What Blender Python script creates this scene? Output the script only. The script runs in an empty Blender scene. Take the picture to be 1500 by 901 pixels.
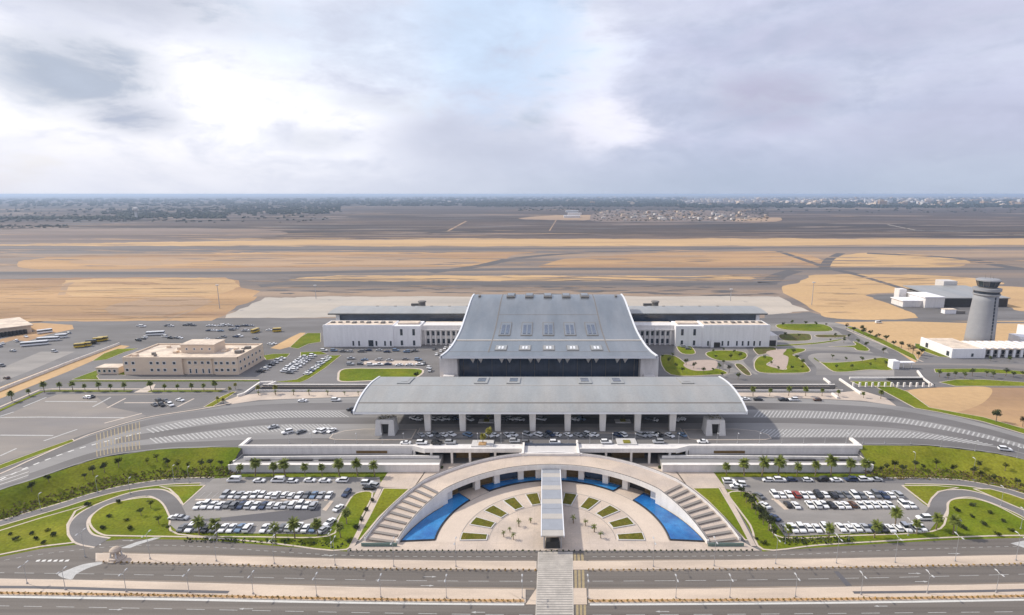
import bpy, bmesh, math, random
from mathutils import Vector
random.seed(7)
scene = bpy.context.scene
COL = scene.collection
R = math.radians
# ------------------------------------------------------------------ camera model (metres; Y looks along the terminal axis)
TH = R(11.4); F = 824.0; PX, PY = 797.0, 450.5; CX, CZ = -2.7, 110.0
def P(x, y, z=0.0):
    dx = (x-PX)/F; dv = -(y-PY)/F
    d = (dx, math.cos(TH)+dv*math.sin(TH), -math.sin(TH)+dv*math.cos(TH))
    t = (z-CZ)/d[2]
    return Vector((CX+d[0]*t, d[1]*t, z))
def direction(x, y):
    dx = (x-PX)/F; dv = -(y-PY)/F
    return Vector((dx, math.cos(TH)+dv*math.sin(TH), -math.sin(TH)+dv*math.cos(TH))).normalized()
def smooth(pts, n=6, closed=True):
    out = []; L = len(pts)
    for i in range(L if closed else L-1):
        if closed: a,b,c,d = [pts[(i+k) % L] for k in (-1,0,1,2)]
        else: a,b,c,d = [pts[min(max(i+k,0),L-1)] for k in (-1,0,1,2)]
        for k in range(n):
            t = k/n
            out.append(tuple(0.5*((2*b[j])+(-a[j]+c[j])*t+(2*a[j]-5*b[j]+4*c[j]-d[j])*t*t+(-a[j]+3*b[j]-3*c[j]+d[j])*t**3) for j in (0,1)))
    if not closed: out.append(tuple(pts[-1]))
    return out
def interp(pts, x):
    if x <= pts[0][0]:
        a,b = pts[0],pts[1]
    elif x >= pts[-1][0]:
        a,b = pts[-2],pts[-1]
    else:
        for i in range(len(pts)-1):
            if pts[i][0] <= x <= pts[i+1][0]:
                a,b = pts[i],pts[i+1]; break
    return a[1]+(b[1]-a[1])*(x-a[0])/(b[0]-a[0])
ONES = ['','first','second','third','fourth','fifth','sixth','seventh','eighth','ninth','tenth','eleventh','twelfth','thirteenth','fourteenth','fifteenth','sixteenth','seventeenth','eighteenth','nineteenth','twentieth']
def nth(i):
    if i <= 20: return ONES[i]
    t, o = divmod(i, 10)
    return {2:'twenty',3:'thirty',4:'forty',5:'fifty'}[t]+'-'+ONES[o] if o else {3:'thirtieth',4:'fortieth',5:'fiftieth'}[t]
# ------------------------------------------------------------------ materials
def nm(name):
    m = bpy.data.materials.new(name); m.use_nodes = True
    return m, m.node_tree, m.node_tree.nodes['Principled BSDF']
def mat(name, col, rough=0.8, var=0.12, scale=0.2, metal=0.0, stretch=(1,1,1), col2=None, fine=3.0, finevar=0.06, spec=0.4, bump=0.0, band=None, obj=False, thr=(0.35,0.65)):
    """base colour broken up by two octaves of noise in metres; col2 = a second tone in large patches"""
    m, nt, b = nm(name); N = nt.nodes.new; L = nt.links.new
    b.inputs['Roughness'].default_value = rough; b.inputs['Metallic'].default_value = metal
    b.inputs['Specular IOR Level'].default_value = spec
    geo = N('ShaderNodeNewGeometry') if not obj else N('ShaderNodeTexCoord')
    src = geo.outputs['Position'] if not obj else geo.outputs['Object']
    mp = N('ShaderNodeMapping'); mp.inputs['Scale'].default_value = stretch
    L(src, mp.inputs['Vector'])
    n1 = N('ShaderNodeTexNoise'); n1.inputs['Scale'].default_value = scale; n1.inputs['Detail'].default_value = 6; n1.inputs['Roughness'].default_value = 0.6
    L(mp.outputs[0], n1.inputs['Vector'])
    n2 = N('ShaderNodeTexNoise'); n2.inputs['Scale'].default_value = fine; n2.inputs['Detail'].default_value = 3
    L(src, n2.inputs['Vector'])
    r1 = N('ShaderNodeMapRange'); r1.inputs[1].default_value = 0.3; r1.inputs[2].default_value = 0.7
    r1.inputs[3].default_value = 1-var; r1.inputs[4].default_value = 1+var; L(n1.outputs[0], r1.inputs[0])
    r2 = N('ShaderNodeMapRange'); r2.inputs[1].default_value = 0.3; r2.inputs[2].default_value = 0.7
    r2.inputs[3].default_value = 1-finevar; r2.inputs[4].default_value = 1+finevar; L(n2.outputs[0], r2.inputs[0])
    mu = N('ShaderNodeMath'); mu.operation = 'MULTIPLY'; L(r1.outputs[0], mu.inputs[0]); L(r2.outputs[0], mu.inputs[1])
    fac = mu.outputs[0]
    if band:
        # seams or courses: (axis, period, width, darkness)
        for ax, per, wd, dk in band:
            sp = N('ShaderNodeSeparateXYZ'); L(src, sp.inputs[0])
            md = N('ShaderNodeMath'); md.operation = 'PINGPONG'; md.inputs[1].default_value = per/2; L(sp.outputs[ax], md.inputs[0])
            ss = N('ShaderNodeMapRange'); ss.inputs[1].default_value = 0; ss.inputs[2].default_value = wd; ss.inputs[3].default_value = dk; ss.inputs[4].default_value = 1
            L(md.outputs[0], ss.inputs[0])
            m3 = N('ShaderNodeMath'); m3.operation = 'MULTIPLY'; L(fac, m3.inputs[0]); L(ss.outputs[0], m3.inputs[1]); fac = m3.outputs[0]
    base = None
    if col2:
        n3 = N('ShaderNodeTexNoise'); n3.inputs['Scale'].default_value = scale*0.6; n3.inputs['Detail'].default_value = 8; n3.inputs['Roughness'].default_value = 0.62
        of = N('ShaderNodeMapping'); of.inputs['Location'].default_value = (31, 17, 5); L(mp.outputs[0], of.inputs['Vector']); L(of.outputs[0], n3.inputs['Vector'])
        r3 = N('ShaderNodeMapRange'); r3.interpolation_type = 'SMOOTHSTEP'; r3.inputs[1].default_value = thr[0]; r3.inputs[2].default_value = thr[1]; L(n3.outputs[0], r3.inputs[0])
        mx = N('ShaderNodeMix'); mx.data_type = 'RGBA'; mx.inputs[6].default_value = (*col,1); mx.inputs[7].default_value = (*col2,1); L(r3.outputs[0], mx.inputs[0])
        base = mx.outputs[2]
    vm = N('ShaderNodeVectorMath'); vm.operation = 'SCALE'; L(fac, vm.inputs['Scale'])
    if base: L(base, vm.inputs[0])
    else: vm.inputs[0].default_value = col
    L(vm.outputs[0], b.inputs['Base Color'])
    if bump:
        bp = N('ShaderNodeBump'); bp.inputs['Strength'].default_value = bump; bp.inputs['Distance'].default_value = 0.3
        L(n2.outputs[0], bp.inputs['Height']); L(bp.outputs[0], b.inputs['Normal'])
    return m
def flat(name, col, rough=0.5, metal=0.0, spec=0.5, coat=0.0):
    m, nt, b = nm(name); b.inputs['Base Color'].default_value = (*col,1); b.inputs['Roughness'].default_value = rough
    b.inputs['Metallic'].default_value = metal; b.inputs['Specular IOR Level'].default_value = spec; b.inputs['Coat Weight'].default_value = coat
    return m
def leafmat(name, a, b2, scale=1.5):
    m, nt, b = nm(name); N = nt.nodes.new; L = nt.links.new
    g = N('ShaderNodeNewGeometry'); n = N('ShaderNodeTexNoise'); n.inputs['Scale'].default_value = scale; L(g.outputs['Position'], n.inputs['Vector'])
    mx = N('ShaderNodeMix'); mx.data_type = 'RGBA'; mx.inputs[6].default_value = (*a,1); mx.inputs[7].default_value = (*b2,1)
    ad = N('ShaderNodeMath'); ad.operation='ADD'; L(n.outputs[0], ad.inputs[0]); 
    s = N('ShaderNodeMath'); s.operation='MULTIPLY_ADD'; s.inputs[1].default_value=0.6; s.inputs[2].default_value=-0.3; L(g.outputs['Random Per Island'], s.inputs[0]); L(s.outputs[0], ad.inputs[1])
    L(ad.outputs[0], mx.inputs[0]); L(mx.outputs[2], b.inputs['Base Color']); b.inputs['Roughness'].default_value = 0.7; b.inputs['Specular IOR Level'].default_value=0.2
    return m
M = {}
M['asphalt'] = mat('asphalt', (0.128,0.120,0.115), 0.85, 0.16, 0.06, stretch=(0.25,1,1), col2=(0.165,0.157,0.155), finevar=0.12)
M['asphalt_light'] = mat('worn_asphalt', (0.205,0.192,0.18), 0.85, 0.16, 0.09, stretch=(0.3,1,1), col2=(0.265,0.245,0.225))
M['asphalt_dark'] = mat('dark_asphalt', (0.085,0.083,0.09), 0.8, 0.10, 0.08, stretch=(0.2,1,1), col2=(0.11,0.105,0.11))
M['boulevard'] = mat('boulevard_asphalt', (0.128,0.112,0.098), 0.85, 0.2, 0.35, stretch=(0.02,1.5,1), col2=(0.155,0.137,0.120), finevar=0.1)
M['lotpink'] = mat('pinkish_lot_asphalt', (0.25,0.22,0.19), 0.85, 0.12, 0.04, stretch=(0.4,1.3,1), col2=(0.19,0.175,0.168))
M['forecourt'] = mat('forecourt_paving', (0.25,0.24,0.23), 0.8, 0.13, 0.10, stretch=(0.12,1,1), col2=(0.205,0.197,0.192))
M['concrete'] = mat('apron_concrete', (0.47,0.41,0.34), 0.85, 0.09, 0.02, stretch=(0.5,1.6,1), col2=(0.37,0.335,0.29), band=[(0,15,0.3,0.85),(1,15,0.3,0.85)])
M['paving'] = mat('pink_stone_paving', (0.53,0.435,0.35), 0.8, 0.12, 0.12, finevar=0.09, col2=(0.46,0.385,0.325), band=[(0,6.0,0.12,0.86),(1,6.0,0.12,0.86)])
M['ringpave'] = mat('ring_path_paving', (0.56,0.465,0.38), 0.8, 0.06, 0.15)
M['median'] = mat('median_paving', (0.57,0.465,0.365), 0.85, 0.09, 0.2, stretch=(0.2,1,1), col2=(0.46,0.375,0.30))
M['gardenpave'] = mat('garden_paving', (0.40,0.315,0.265), 0.85, 0.08, 0.3)
M['crosspave'] = mat('crossing_paving', (0.47,0.43,0.38), 0.85, 0.12, 0.5, col2=(0.38,0.35,0.31))
M['dust'] = mat('dusty_road_edge', (0.27,0.215,0.165), 0.9, 0.25, 0.5, stretch=(0.1,1,1), col2=(0.17,0.145,0.125))
M['kerb'] = mat('kerb_stone', (0.52,0.44,0.365), 0.8, 0.08, 0.6)
M['whitekerb'] = mat('white_kerb', (0.55,0.54,0.51), 0.8, 0.08, 0.6)
M['grass'] = mat('lawn_grass', (0.105,0.145,0.008), 0.95, 0.2, 0.08, col2=(0.165,0.175,0.014), fine=1.2, finevar=0.22, spec=0.1, bump=0.4)
M['grass2'] = mat('dry_lawn_grass', (0.122,0.152,0.009), 0.95, 0.2, 0.08, col2=(0.18,0.18,0.018), fine=1.2, finevar=0.22, spec=0.1, bump=0.4)
M['bedgrass'] = mat('bed_planting', (0.10,0.105,0.012), 0.95, 0.25, 0.8, col2=(0.13,0.11,0.02), finevar=0.4, fine=5, spec=0.1, bump=0.6)
M['brownbed'] = mat('brown_flower_bed', (0.10,0.075,0.035), 0.95, 0.25, 0.5, col2=(0.10,0.12,0.025), finevar=0.3, spec=0.1)
M['sand'] = mat('desert_sand', (0.50,0.335,0.175), 0.95, 0.10, 0.010, stretch=(0.22,1.7,1), col2=(0.38,0.25,0.145), thr=(.48,.75), fine=0.3, spec=0.15)
M['sandred'] = mat('reddish_sand', (0.43,0.275,0.145), 0.95, 0.16, 0.008, stretch=(0.16,2.0,1), col2=(0.28,0.18,0.115), thr=(.42,.68), fine=0.3, spec=0.15)
M['earthbrown'] = mat('brown_field_earth', (0.20,0.15,0.12), 0.95, 0.25, 0.004, stretch=(0.2,2,1), col2=(0.14,0.105,0.09), fine=0.05)
M['sandbrown'] = mat('brown_sand', (0.40,0.275,0.175), 0.95, 0.10, 0.01, stretch=(0.15,1.6,1), col2=(0.31,0.22,0.15), fine=0.3, spec=0.15)
M['earth'] = mat('dry_fields', (0.118,0.092,0.080), 0.95, 0.35, 0.0028, stretch=(0.2,2.4,1), col2=(0.055,0.050,0.050), fine=0.05, finevar=0.12, spec=0.1)
M['taxi'] = mat('airfield_gravel', (0.150,0.130,0.120), 0.9, 0.2, 0.006, stretch=(0.1,2.2,1), col2=(0.34,0.235,0.15), fine=0.3, thr=(.42,.70))
M['taxidark'] = mat('taxiway_centre_asphalt', (0.10,0.094,0.094), 0.9, 0.10, 0.01, stretch=(0.2,2,1))
M['white'] = mat('white_render', (0.78,0.77,0.78), 0.7, 0.07, 0.5, stretch=(1,1,0.15), band=[(0,7.5,0.1,0.93)])
M['whitewall'] = mat('pale_stone_wall', (0.68,0.65,0.63), 0.75, 0.10, 0.5, stretch=(1,1,0.2))
M['inwall'] = mat('white_smooth_wall', (0.76,0.72,0.67), 0.7, 0.09, 0.5, stretch=(1,1,0.2))
M['beige'] = mat('beige_render', (0.68,0.545,0.415), 0.8, 0.05, 0.4, stretch=(0.5,0.5,1.5))
M['beigeroof'] = mat('dusty_flat_roof', (0.70,0.59,0.47), 0.9, 0.12, 0.25, col2=(0.52,0.43,0.35))
M['stone'] = mat('gate_stone', (0.56,0.54,0.52), 0.8, 0.06, 0.5)
M['roof'] = mat('standing_seam_metal', (0.275,0.292,0.305), 0.34, 0.09, 0.16, metal=0.6, stretch=(1,0.10,1), col2=(0.225,0.25,0.27), finevar=0.07, fine=1.0, spec=0.5, band=[(0,3.0,0.15,0.93)])
M['canopyroof'] = mat('canopy_metal', (0.35,0.342,0.322), 0.42, 0.09, 0.14, metal=0.2, stretch=(1,0.18,1), col2=(0.32,0.33,0.325), finevar=0.06, fine=1.0, band=[(0,2.5,0.12,0.94)])
M['trim'] = flat('pale_metal_trim', (0.74,0.75,0.77), 0.45, 0.1)
M['greenglass'] = flat('green_screen_glass', (0.10,0.17,0.15), 0.15, 0, 0.8)
M['seam'] = flat('roof_joint', (0.17,0.155,0.14), 0.7)
M['glass'] = mat('dark_curtain_glass', (0.045,0.066,0.105), 0.16, 0.35, 0.12, finevar=0.1, spec=0.8, band=[(0,3.0,0.12,0.7)])
M['pane'] = flat('window_glass', (0.03,0.04,0.055), 0.12, 0, 0.8)
M['skylight'] = flat('skylight_glass', (0.06,0.08,0.12), 0.15, 0, 0.8)
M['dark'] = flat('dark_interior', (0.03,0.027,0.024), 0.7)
M['gold'] = mat('bronze_panel', (0.16,0.10,0.035), 0.5, 0.2, 1.0, finevar=0.25, fine=6)
M['water'] = mat('pool_water', (0.030,0.205,0.47), 0.07, 0.22, 0.12, col2=(0.010,0.085,0.28), fine=2.0, finevar=0.1, spec=0.5, bump=0.12, thr=(.38,.66))  # darker blue patches stand in for reflection on the water
M['poolrim'] = flat('dark_pool_edge', (0.022,0.026,0.035), 0.35)
M['paint'] = mat('road_paint', (0.62,0.61,0.58), 0.7, 0.12, 0.8, finevar=0.15)
M['hatch'] = mat('worn_white_paint', (0.42,0.415,0.40), 0.75, 0.15, 0.8, finevar=0.15)
M['yellow'] = mat('yellow_road_paint', (0.31,0.245,0.14), 0.75, 0.15, 0.8)
M['hedge'] = mat('orange_hedge_soil', (0.42,0.265,0.13), 0.95, 0.2, 0.8, stretch=(1,1,1), finevar=0.3, fine=1.5)
M['bark'] = mat('palm_bark', (0.22,0.165,0.11), 0.9, 0.2, 1.0)
M['metalpost'] = flat('lamp_post_metal', (0.42,0.42,0.43), 0.45, 0.4)
M['lamphead'] = flat('white_lamp_head', (0.45,0.45,0.45), 0.5)
M['tyre'] = flat('tyre_rubber', (0.02,0.02,0.02), 0.8)
M['carglass'] = flat('car_glass', (0.02,0.025,0.03), 0.08, 0, 0.9)
M['tower'] = mat('tower_concrete', (0.28,0.285,0.30), 0.7, 0.05, 0.3, band=[(2,3.6,0.1,0.9)])
M['leaf'] = leafmat('tree_leaves', (0.035,0.055,0.010), (0.11,0.135,0.022))
M['leafpalm'] = leafmat('palm_fronds', (0.065,0.09,0.014), (0.18,0.20,0.035))
M['leafyellow'] = leafmat('yellowing_fronds', (0.12,0.13,0.02), (0.26,0.22,0.035))
M['leafdark'] = leafmat('dark_shrub_leaves', (0.022,0.032,0.012), (0.06,0.07,0.02))
M['leafbrown'] = leafmat('reddish_shrub_leaves', (0.11,0.06,0.03), (0.11,0.115,0.02))
M['farwood'] = leafmat('far_woodland', (0.010,0.018,0.014), (0.03,0.04,0.025), 0.01)
M['steel'] = mat('walkway_metal', (0.36,0.375,0.40), 0.4, 0.06, 0.3, metal=0.3, band=None)
M['tan'] = mat('tan_joint_and_reflection', (0.43,0.40,0.36), 0.5, 0.06, 0.3)  # tan of roof joints; on the walkway, a reflection painted as colour
CARCOL = {'white':(0.80,0.80,0.80),'silver':(0.42,0.43,0.45),'grey':(0.16,0.165,0.175),'black':(0.02,0.02,0.023),'navy':(0.03,0.05,0.11),'red':(0.30,0.035,0.02),'beige':(0.45,0.38,0.28),'brown':(0.13,0.06,0.03),'blue':(0.16,0.24,0.36),'yellow':(0.55,0.38,0.03)}
for k,v in CARCOL.items(): M['car_'+k] = flat('car_paint_'+k.replace(' ','_'), v, 0.3, 0.1 if k!='white' else 0, 0.5, 0.4)
# ------------------------------------------------------------------ mesh building
WL = {}
class MB:
    def __init__(s): s.v=[]; s.f=[]; s.m=[]
    def face(s, pts, mi=0):
        n=len(s.v); s.v += [tuple(p) for p in pts]; s.f.append(list(range(n,n+len(pts)))); s.m.append(mi)
    def box(s, x0,x1,y0,y1,z0,z1, mi=0):
        n=len(s.v); s.v += [(x0,y0,z0),(x1,y0,z0),(x1,y1,z0),(x0,y1,z0),(x0,y0,z1),(x1,y0,z1),(x1,y1,z1),(x0,y1,z1)]
        for q in ((0,3,2,1),(4,5,6,7),(0,1,5,4),(1,2,6,5),(2,3,7,6),(3,0,4,7)): s.f.append([n+i for i in q]); s.m.append(mi)
        return s
    def frus(s, c, a0, b0, z0, a1, b1, z1, mi=0):
        "tapered box: half sizes a,b at z0 and z1"
        x,y=c; n=len(s.v)
        s.v += [(x-a0,y-b0,z0),(x+a0,y-b0,z0),(x+a0,y+b0,z0),(x-a0,y+b0,z0),(x-a1,y-b1,z1),(x+a1,y-b1,z1),(x+a1,y+b1,z1),(x-a1,y+b1,z1)]
        for q in ((0,3,2,1),(4,5,6,7),(0,1,5,4),(1,2,6,5),(2,3,7,6),(3,0,4,7)): s.f.append([n+i for i in q]); s.m.append(mi)
        return s
    def prism(s, poly, z0, z1, mi=0, bottom=True):
        n=len(s.v); k=len(poly)
        s.v += [(p[0],p[1],z0) for p in poly]+[(p[0],p[1],z1) for p in poly]
        s.f.append([n+k+i for i in range(k)]); s.m.append(mi)
        if bottom: s.f.append([n+i for i in reversed(range(k))]); s.m.append(mi)
        for i in range(k):
            j=(i+1)%k; s.f.append([n+i,n+j,n+k+j,n+k+i]); s.m.append(mi)
        return s
    def tube(s, a, b, r0, r1=None, n=8, mi=0, caps=True):
        a=Vector(a); b=Vector(b); r1=r0 if r1 is None else r1
        d=(b-a).normalized(); u=d.orthogonal().normalized(); w=d.cross(u); k=len(s.v)
        for c,r in ((a,r0),(b,r1)):
            for i in range(n):
                t=2*math.pi*i/n; s.v.append(tuple(c+u*math.cos(t)*r+w*math.sin(t)*r))
        for i in range(n):
            j=(i+1)%n; s.f.append([k+i,k+j,k+n+j,k+n+i]); s.m.append(mi)
        if caps:
            s.f.append([k+i for i in reversed(range(n))]); s.m.append(mi); s.f.append([k+n+i for i in range(n)]); s.m.append(mi)
        return s
    def lathe(s, prof, c=(0,0), n=32, mi=0):
        k=len(s.v); m=len(prof)
        for r,z in prof:
            for i in range(n):
                t=2*math.pi*i/n; s.v.append((c[0]+r*math.cos(t),c[1]+r*math.sin(t),z))
        for q in range(m-1):
            for i in range(n):
                j=(i+1)%n; s.f.append([k+q*n+i,k+q*n+j,k+(q+1)*n+j,k+(q+1)*n+i]); s.m.append(mi)
        s.f.append([k+(m-1)*n+i for i in range(n)]); s.m.append(mi)
        s.f.append([k+i for i in reversed(range(n))]); s.m.append(mi)
        return s
    def build(s, name, mats, parent=None, origin=None, shade=False):
        if parent is not None: o0 = WL[parent.name]
        elif origin is not None: o0 = Vector(origin)
        else:
            xs=[v[0] for v in s.v]; ys=[v[1] for v in s.v]; zs=[v[2] for v in s.v]
            o0 = Vector(((min(xs)+max(xs))/2,(min(ys)+max(ys))/2,min(zs)))
        me = bpy.data.meshes.new(name)
        me.from_pydata([(v[0]-o0.x,v[1]-o0.y,v[2]-o0.z) for v in s.v], [], s.f)
        for m_ in (mats if isinstance(mats,(list,tuple)) else [mats]): me.materials.append(M[m_] if isinstance(m_,str) else m_)
        me.polygons.foreach_set('material_index', s.m)
        bm = bmesh.new(); bm.from_mesh(me)
        bmesh.ops.triangulate(bm, faces=[f for f in bm.faces if len(f.verts)>4])
        bmesh.ops.recalc_face_normals(bm, faces=bm.faces) if shade != 'up' else None
        if shade == 'up':
            for f in bm.faces:
                f.normal_update()
                if f.normal.z < 0: f.normal_flip()
        bm.to_mesh(me); bm.free()
        if shade is True:
            for p in me.polygons: p.use_smooth = True
        o = bpy.data.objects.new(name, me); COL.objects.link(o)
        if parent is not None: o.parent = parent; WL[o.name] = o0
        else: o.location = o0; WL[o.name] = o0
        return o
def thing(name, loc, label, cat, group=None, rz=0):
    o = bpy.data.objects.new(name, None); COL.objects.link(o); o.location = loc; o.rotation_euler[2] = rz
    o.empty_display_size = 1; WL[o.name] = Vector(loc)
    tag(o, label, cat, group); return o
def tag(o, label, cat, group=None):
    o['label']=label; o['category']=cat
    if group: o['group']=group
    return o
def structure(o, kind='structure', label=None, cat=None):
    o['kind']=kind
    if label: o['label']=label
    if cat: o['category']=cat
    return o
KIDS = {}
def copy_thing(src, loc, rz, label, group=None):
    r = src.copy(); COL.objects.link(r); r.location = loc; r.rotation_euler = (0,0,rz); r['label']=label
    if group: r['group']=group
    for ch in KIDS.get(src.name, []):
        c = ch.copy(); COL.objects.link(c); c.parent = r
    WL[r.name]=Vector(loc)
    return r
def inset(poly, w):
    n=len(poly); a=sum(poly[i][0]*poly[(i+1)%n][1]-poly[(i+1)%n][0]*poly[i][1] for i in range(n))
    sg = 1 if a>0 else -1; out=[]
    for i in range(n):
        p0=Vector(poly[i-1][:2]); p=Vector(poly[i][:2]); p1=Vector(poly[(i+1)%n][:2])
        e0=(p-p0).normalized(); e1=(p1-p).normalized()
        n0=Vector((-e0.y,e0.x))*sg; n1=Vector((-e1.y,e1.x))*sg
        b=(n0+n1)
        if b.length<0.2: b=n0
        b.normalize(); k=max(0.45,b.dot(n0)); q=p+b*(w/k); out.append((q.x,q.y))
    return out
LV = 0.006
CNT = [0]
def uniq(step):
    CNT[0]+=1; return (CNT[0]%14)*(0.00035 if step is None else 0.0006)
def sheet(name, px, m, z=0.0, level=1, sm=False, step=None, world=False, closed=True):
    if sm: px = smooth(px)
    pts = px if world else [tuple(P(x,y,z))[:2] for x,y in px]
    zz = z+level*(step or LV)+uniq(step); b=MB(); b.face([(p[0],p[1],zz) for p in pts])
    return structure(b.build(name, m, shade='up'))
def kerbed(name, px, m, z=0.0, sm=False, kw=0.5, h=0.13, kerb='kerb', world=False):
    "an island or lawn with a raised kerb round it and its own surface inside"
    if sm: px = smooth(px)
    pts = px if world else [tuple(P(x,y,z))[:2] for x,y in px]
    k=MB(); k.prism(pts, z-0.05, z+h, bottom=False); structure(k.build('kerb', kerb))
    b=MB(); ins=inset(pts, kw); b.face([(p[0],p[1],z+h+0.012) for p in ins])
    return structure(b.build(name, m, shade='up'))
def strip(name, px, w, m, z=0.0, level=2, sm=True, world=False, step=None):
    if sm: px = smooth(px, 6, False)
    pts=[(Vector(p[:2]) if world else P(p[0],p[1],z).xy) for p in px]
    b=MB(); L=[];Rr=[]
    for i,p in enumerate(pts):
        t=(pts[min(i+1,len(pts)-1)]-pts[max(i-1,0)]).normalized(); n=Vector((-t.y,t.x))
        L.append(p+n*w/2); Rr.append(p-n*w/2)
    zz=z+level*(step or LV)+uniq(step)
    for i in range(len(pts)-1):
        b.face([(*Rr[i],zz),(*Rr[i+1],zz),(*L[i+1],zz),(*L[i],zz)])
    return structure(b.build(name, m, shade='up'))
def dashes(name, px, w, on, off, m='paint', z=0.0, level=4, sm=True):
    if sm: px = smooth(px, 8, False)
    pts=[P(p[0],p[1],z).xy for p in px]; b=MB(); zz=z+level*LV
    acc=0
    for i in range(len(pts)-1):
        a,c=pts[i],pts[i+1]; L=(c-a).length; t=(c-a)/L if L else None; s=0
        if not L: continue
        n=Vector((-t.y,t.x))*w/2
        while s<L:
            ph=acc%(on+off)
            if ph<on:
                e=min(L,s+on-ph); p=a+t*s; q=a+t*e
                b.face([(*(p-n),zz),(*(q-n),zz),(*(q+n),zz),(*(p+n),zz)])
            else: e=min(L,s+on+off-ph)
            acc+=e-s+1e-6; s=e+1e-6
    return structure(b.build(name, m, shade='up'))
WS=0.85; HAZE=8e-5; EXPO=0.2
# ================================================================== TERRAIN
ZT = 6.0
TL = [(-150,775),(-80,745),(0,718),(44,704),(144,671),(233,658),(300,655),(352,655)]
BL = [(-150,812),(-60,783),(22,753),(89,733),(166,711),(233,700),(300,698),(352,697)]
TR = [(1266,652),(1361,653),(1450,663),(1500,673),(1600,697),(1700,725)]
BR = [(1266,699),(1361,699),(1416,701),(1472,712),(1500,720),(1600,748),(1700,778)]
TW = sorted([tuple(P(x,y,ZT))[:2] for x,y in TL+TR]); BW = sorted([tuple(P(x,y,0))[:2] for x,y in BL+BR])
XW = 129.0
def height(X, Y):
    if abs(X) < XW+0.001:
        if Y < 225.95: return 0.0
    else:
        t, b = interp(TW,X), interp(BW,X)
        if abs(X) > 420: t,b = 205,180
        u = (Y-b)/max(t-b,2.0)
        if u < 1: u=max(0,u); return ZT*(u*u*(3-2*u)*0.4+u*0.6)
    if abs(X) < 158 and 288.0 < Y < 296.0: return 0.0
    return ZT
xs = sorted(set([-30000,-12000,-5000,-2500,-1200,-700,-500]+[float(v) for v in range(-420,-129,5)]+[-129.01,-129,-158.01,-158,-80,-30,30,80,129,129.01,158,158.01]+[float(v) for v in range(130,425,5)]+[500,700,1200,2500,5000,12000,30000]))
ys = sorted(set([-400,0,60,110]+[130+2.5*i for i in range(45)]+[225.9,225.96,230,260,287.99,288.01,295.99,296.01,320,360,420,500,560,700,1000,1600,3000,6000,12000,25000,45000,60000]))
g = MB(); nx=len(xs)
for Y in ys:
    for X in xs:
        hh=height(X,Y); g.v.append((X,Y,hh-0.6 if 0.0<hh<ZT else hh-0.01))
for j in range(len(ys)-1):
    for i in range(nx-1):
        g.f.append([j*nx+i,j*nx+i+1,(j+1)*nx+i+1,(j+1)*nx+i])
        xm,ym=(xs[i]+xs[i+1])/2,(ys[j]+ys[j+1])/2
        near = abs(xm)<420 and ym<500
        g.m.append(1 if near else 0)
ground = g.build('ground', ['earth','asphalt'], origin=(0,0,0)); structure(ground)

# grass slopes either side of the retaining wall
for side,(x0,x1) in (('l',(-335,-XW-0.3)),('r',(XW+0.3,335))):
    b=MB(); n=int((x1-x0)/3); rows=12
    for i in range(n+1):
        X=x0+(x1-x0)*i/n; t,bt=interp(TW,X)-0.2,interp(BW,X)+0.6
        for k in range(rows+1):
            Y=bt+(t-bt)*k/rows
            b.v.append((X,Y,height(X,Y)+0.06))
    for i in range(n):
        for k in range(rows):
            a=i*(rows+1)+k; b.f.append([a,a+rows+1,a+rows+2,a+1]); b.m.append(0)
    structure(b.build('grass_bank','grass' if side=='l' else 'grass2', shade='up'))

# ================================================================== FRONT LEVEL (z = 0)
def base_lawn(px):
    pts=[tuple(P(x,y,0))[:2] for x,y in px]; b=MB(); b.face([(p[0],p[1],0.012) for p in pts]); structure(b.build('lawn','grass',shade='up'))
base_lawn([(-200,861),(-100,839),(0,816),(60,804),(111,798),(180,789.5),(300,791),(400,799.5),(508,808),(553,714),(570,691),(352,694),(300,697),(233,699),(166,710),(89,732),(22,752),(-60,783),(-200,830)])
base_lawn([(1117,808),(1200,802),(1300,796),(1400,790.5),(1500,788),(1600,787),(1700,786),(1700,775),(1600,746),(1500,719),(1472,711),(1416,700),(1361,698),(1266,694),(1045,691),(1062,714)])
def lane_road(px,w):
    strip('kerb_strip',px,w+1.3,'kerb',0.03,2); strip('road',px,w,'asphalt',0.05,2)
XS=[-200,-100,0,150,300,560,800,1060,1300,1500,1600,1700]
def row(*y): return list(zip(XS,y))
# boulevard edge lines, read along the photo
roadA_top=[(-200,860),(-100,838),(0,815),(60,803),(111,797),(180,788.5),(300,790),(400,798.5),(508,807.5),(800,808.5),(1117,807.5),(1200,801),(1300,795),(1400,789.5),(1500,787),(1600,786),(1700,785)]
m1_top=[(140,810.5),(300,814),(560,820.5),(800,822.5),(1060,821),(1300,817),(1500,813),(1700,808)]
m1_bot=[(140,823),(300,826.5),(560,833),(800,835),(1060,833.5),(1300,830),(1500,826),(1700,821)]
m2_top=row(840,845,848,850.5,854.5,861,863.5,862.5,859,855.5,853,850)
m2_bot=row(866,870,872,874,876.5,881.5,883.5,882.5,880,876.5,874,871)
c_top =row(869,873.5,875.5,878,880.5,885,887,886,883.5,880,877.5,875)
def band(name, top, bot, m, z=0, level=1, x0=None, x1=None, raised=False):
    t=[p for p in smooth(top,5,False) if (x0 is None or p[0]>=x0) and (x1 is None or p[0]<=x1)]
    b_=[p for p in smooth(bot,5,False) if (x0 is None or p[0]>=x0) and (x1 is None or p[0]<=x1)]
    poly=t+b_[::-1]
    if raised: return kerbed(name, poly, m, z, kw=0.35)
    return sheet(name, poly, m, z, level)
band('road', roadA_top, [(x,930) for x in (-200,-100,0,60,111,180,300,400,508,800,1117,1200,1300,1400,1500,1600,1700)], 'boulevard', 0, 1)
XC0,XC1=787,857
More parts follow.
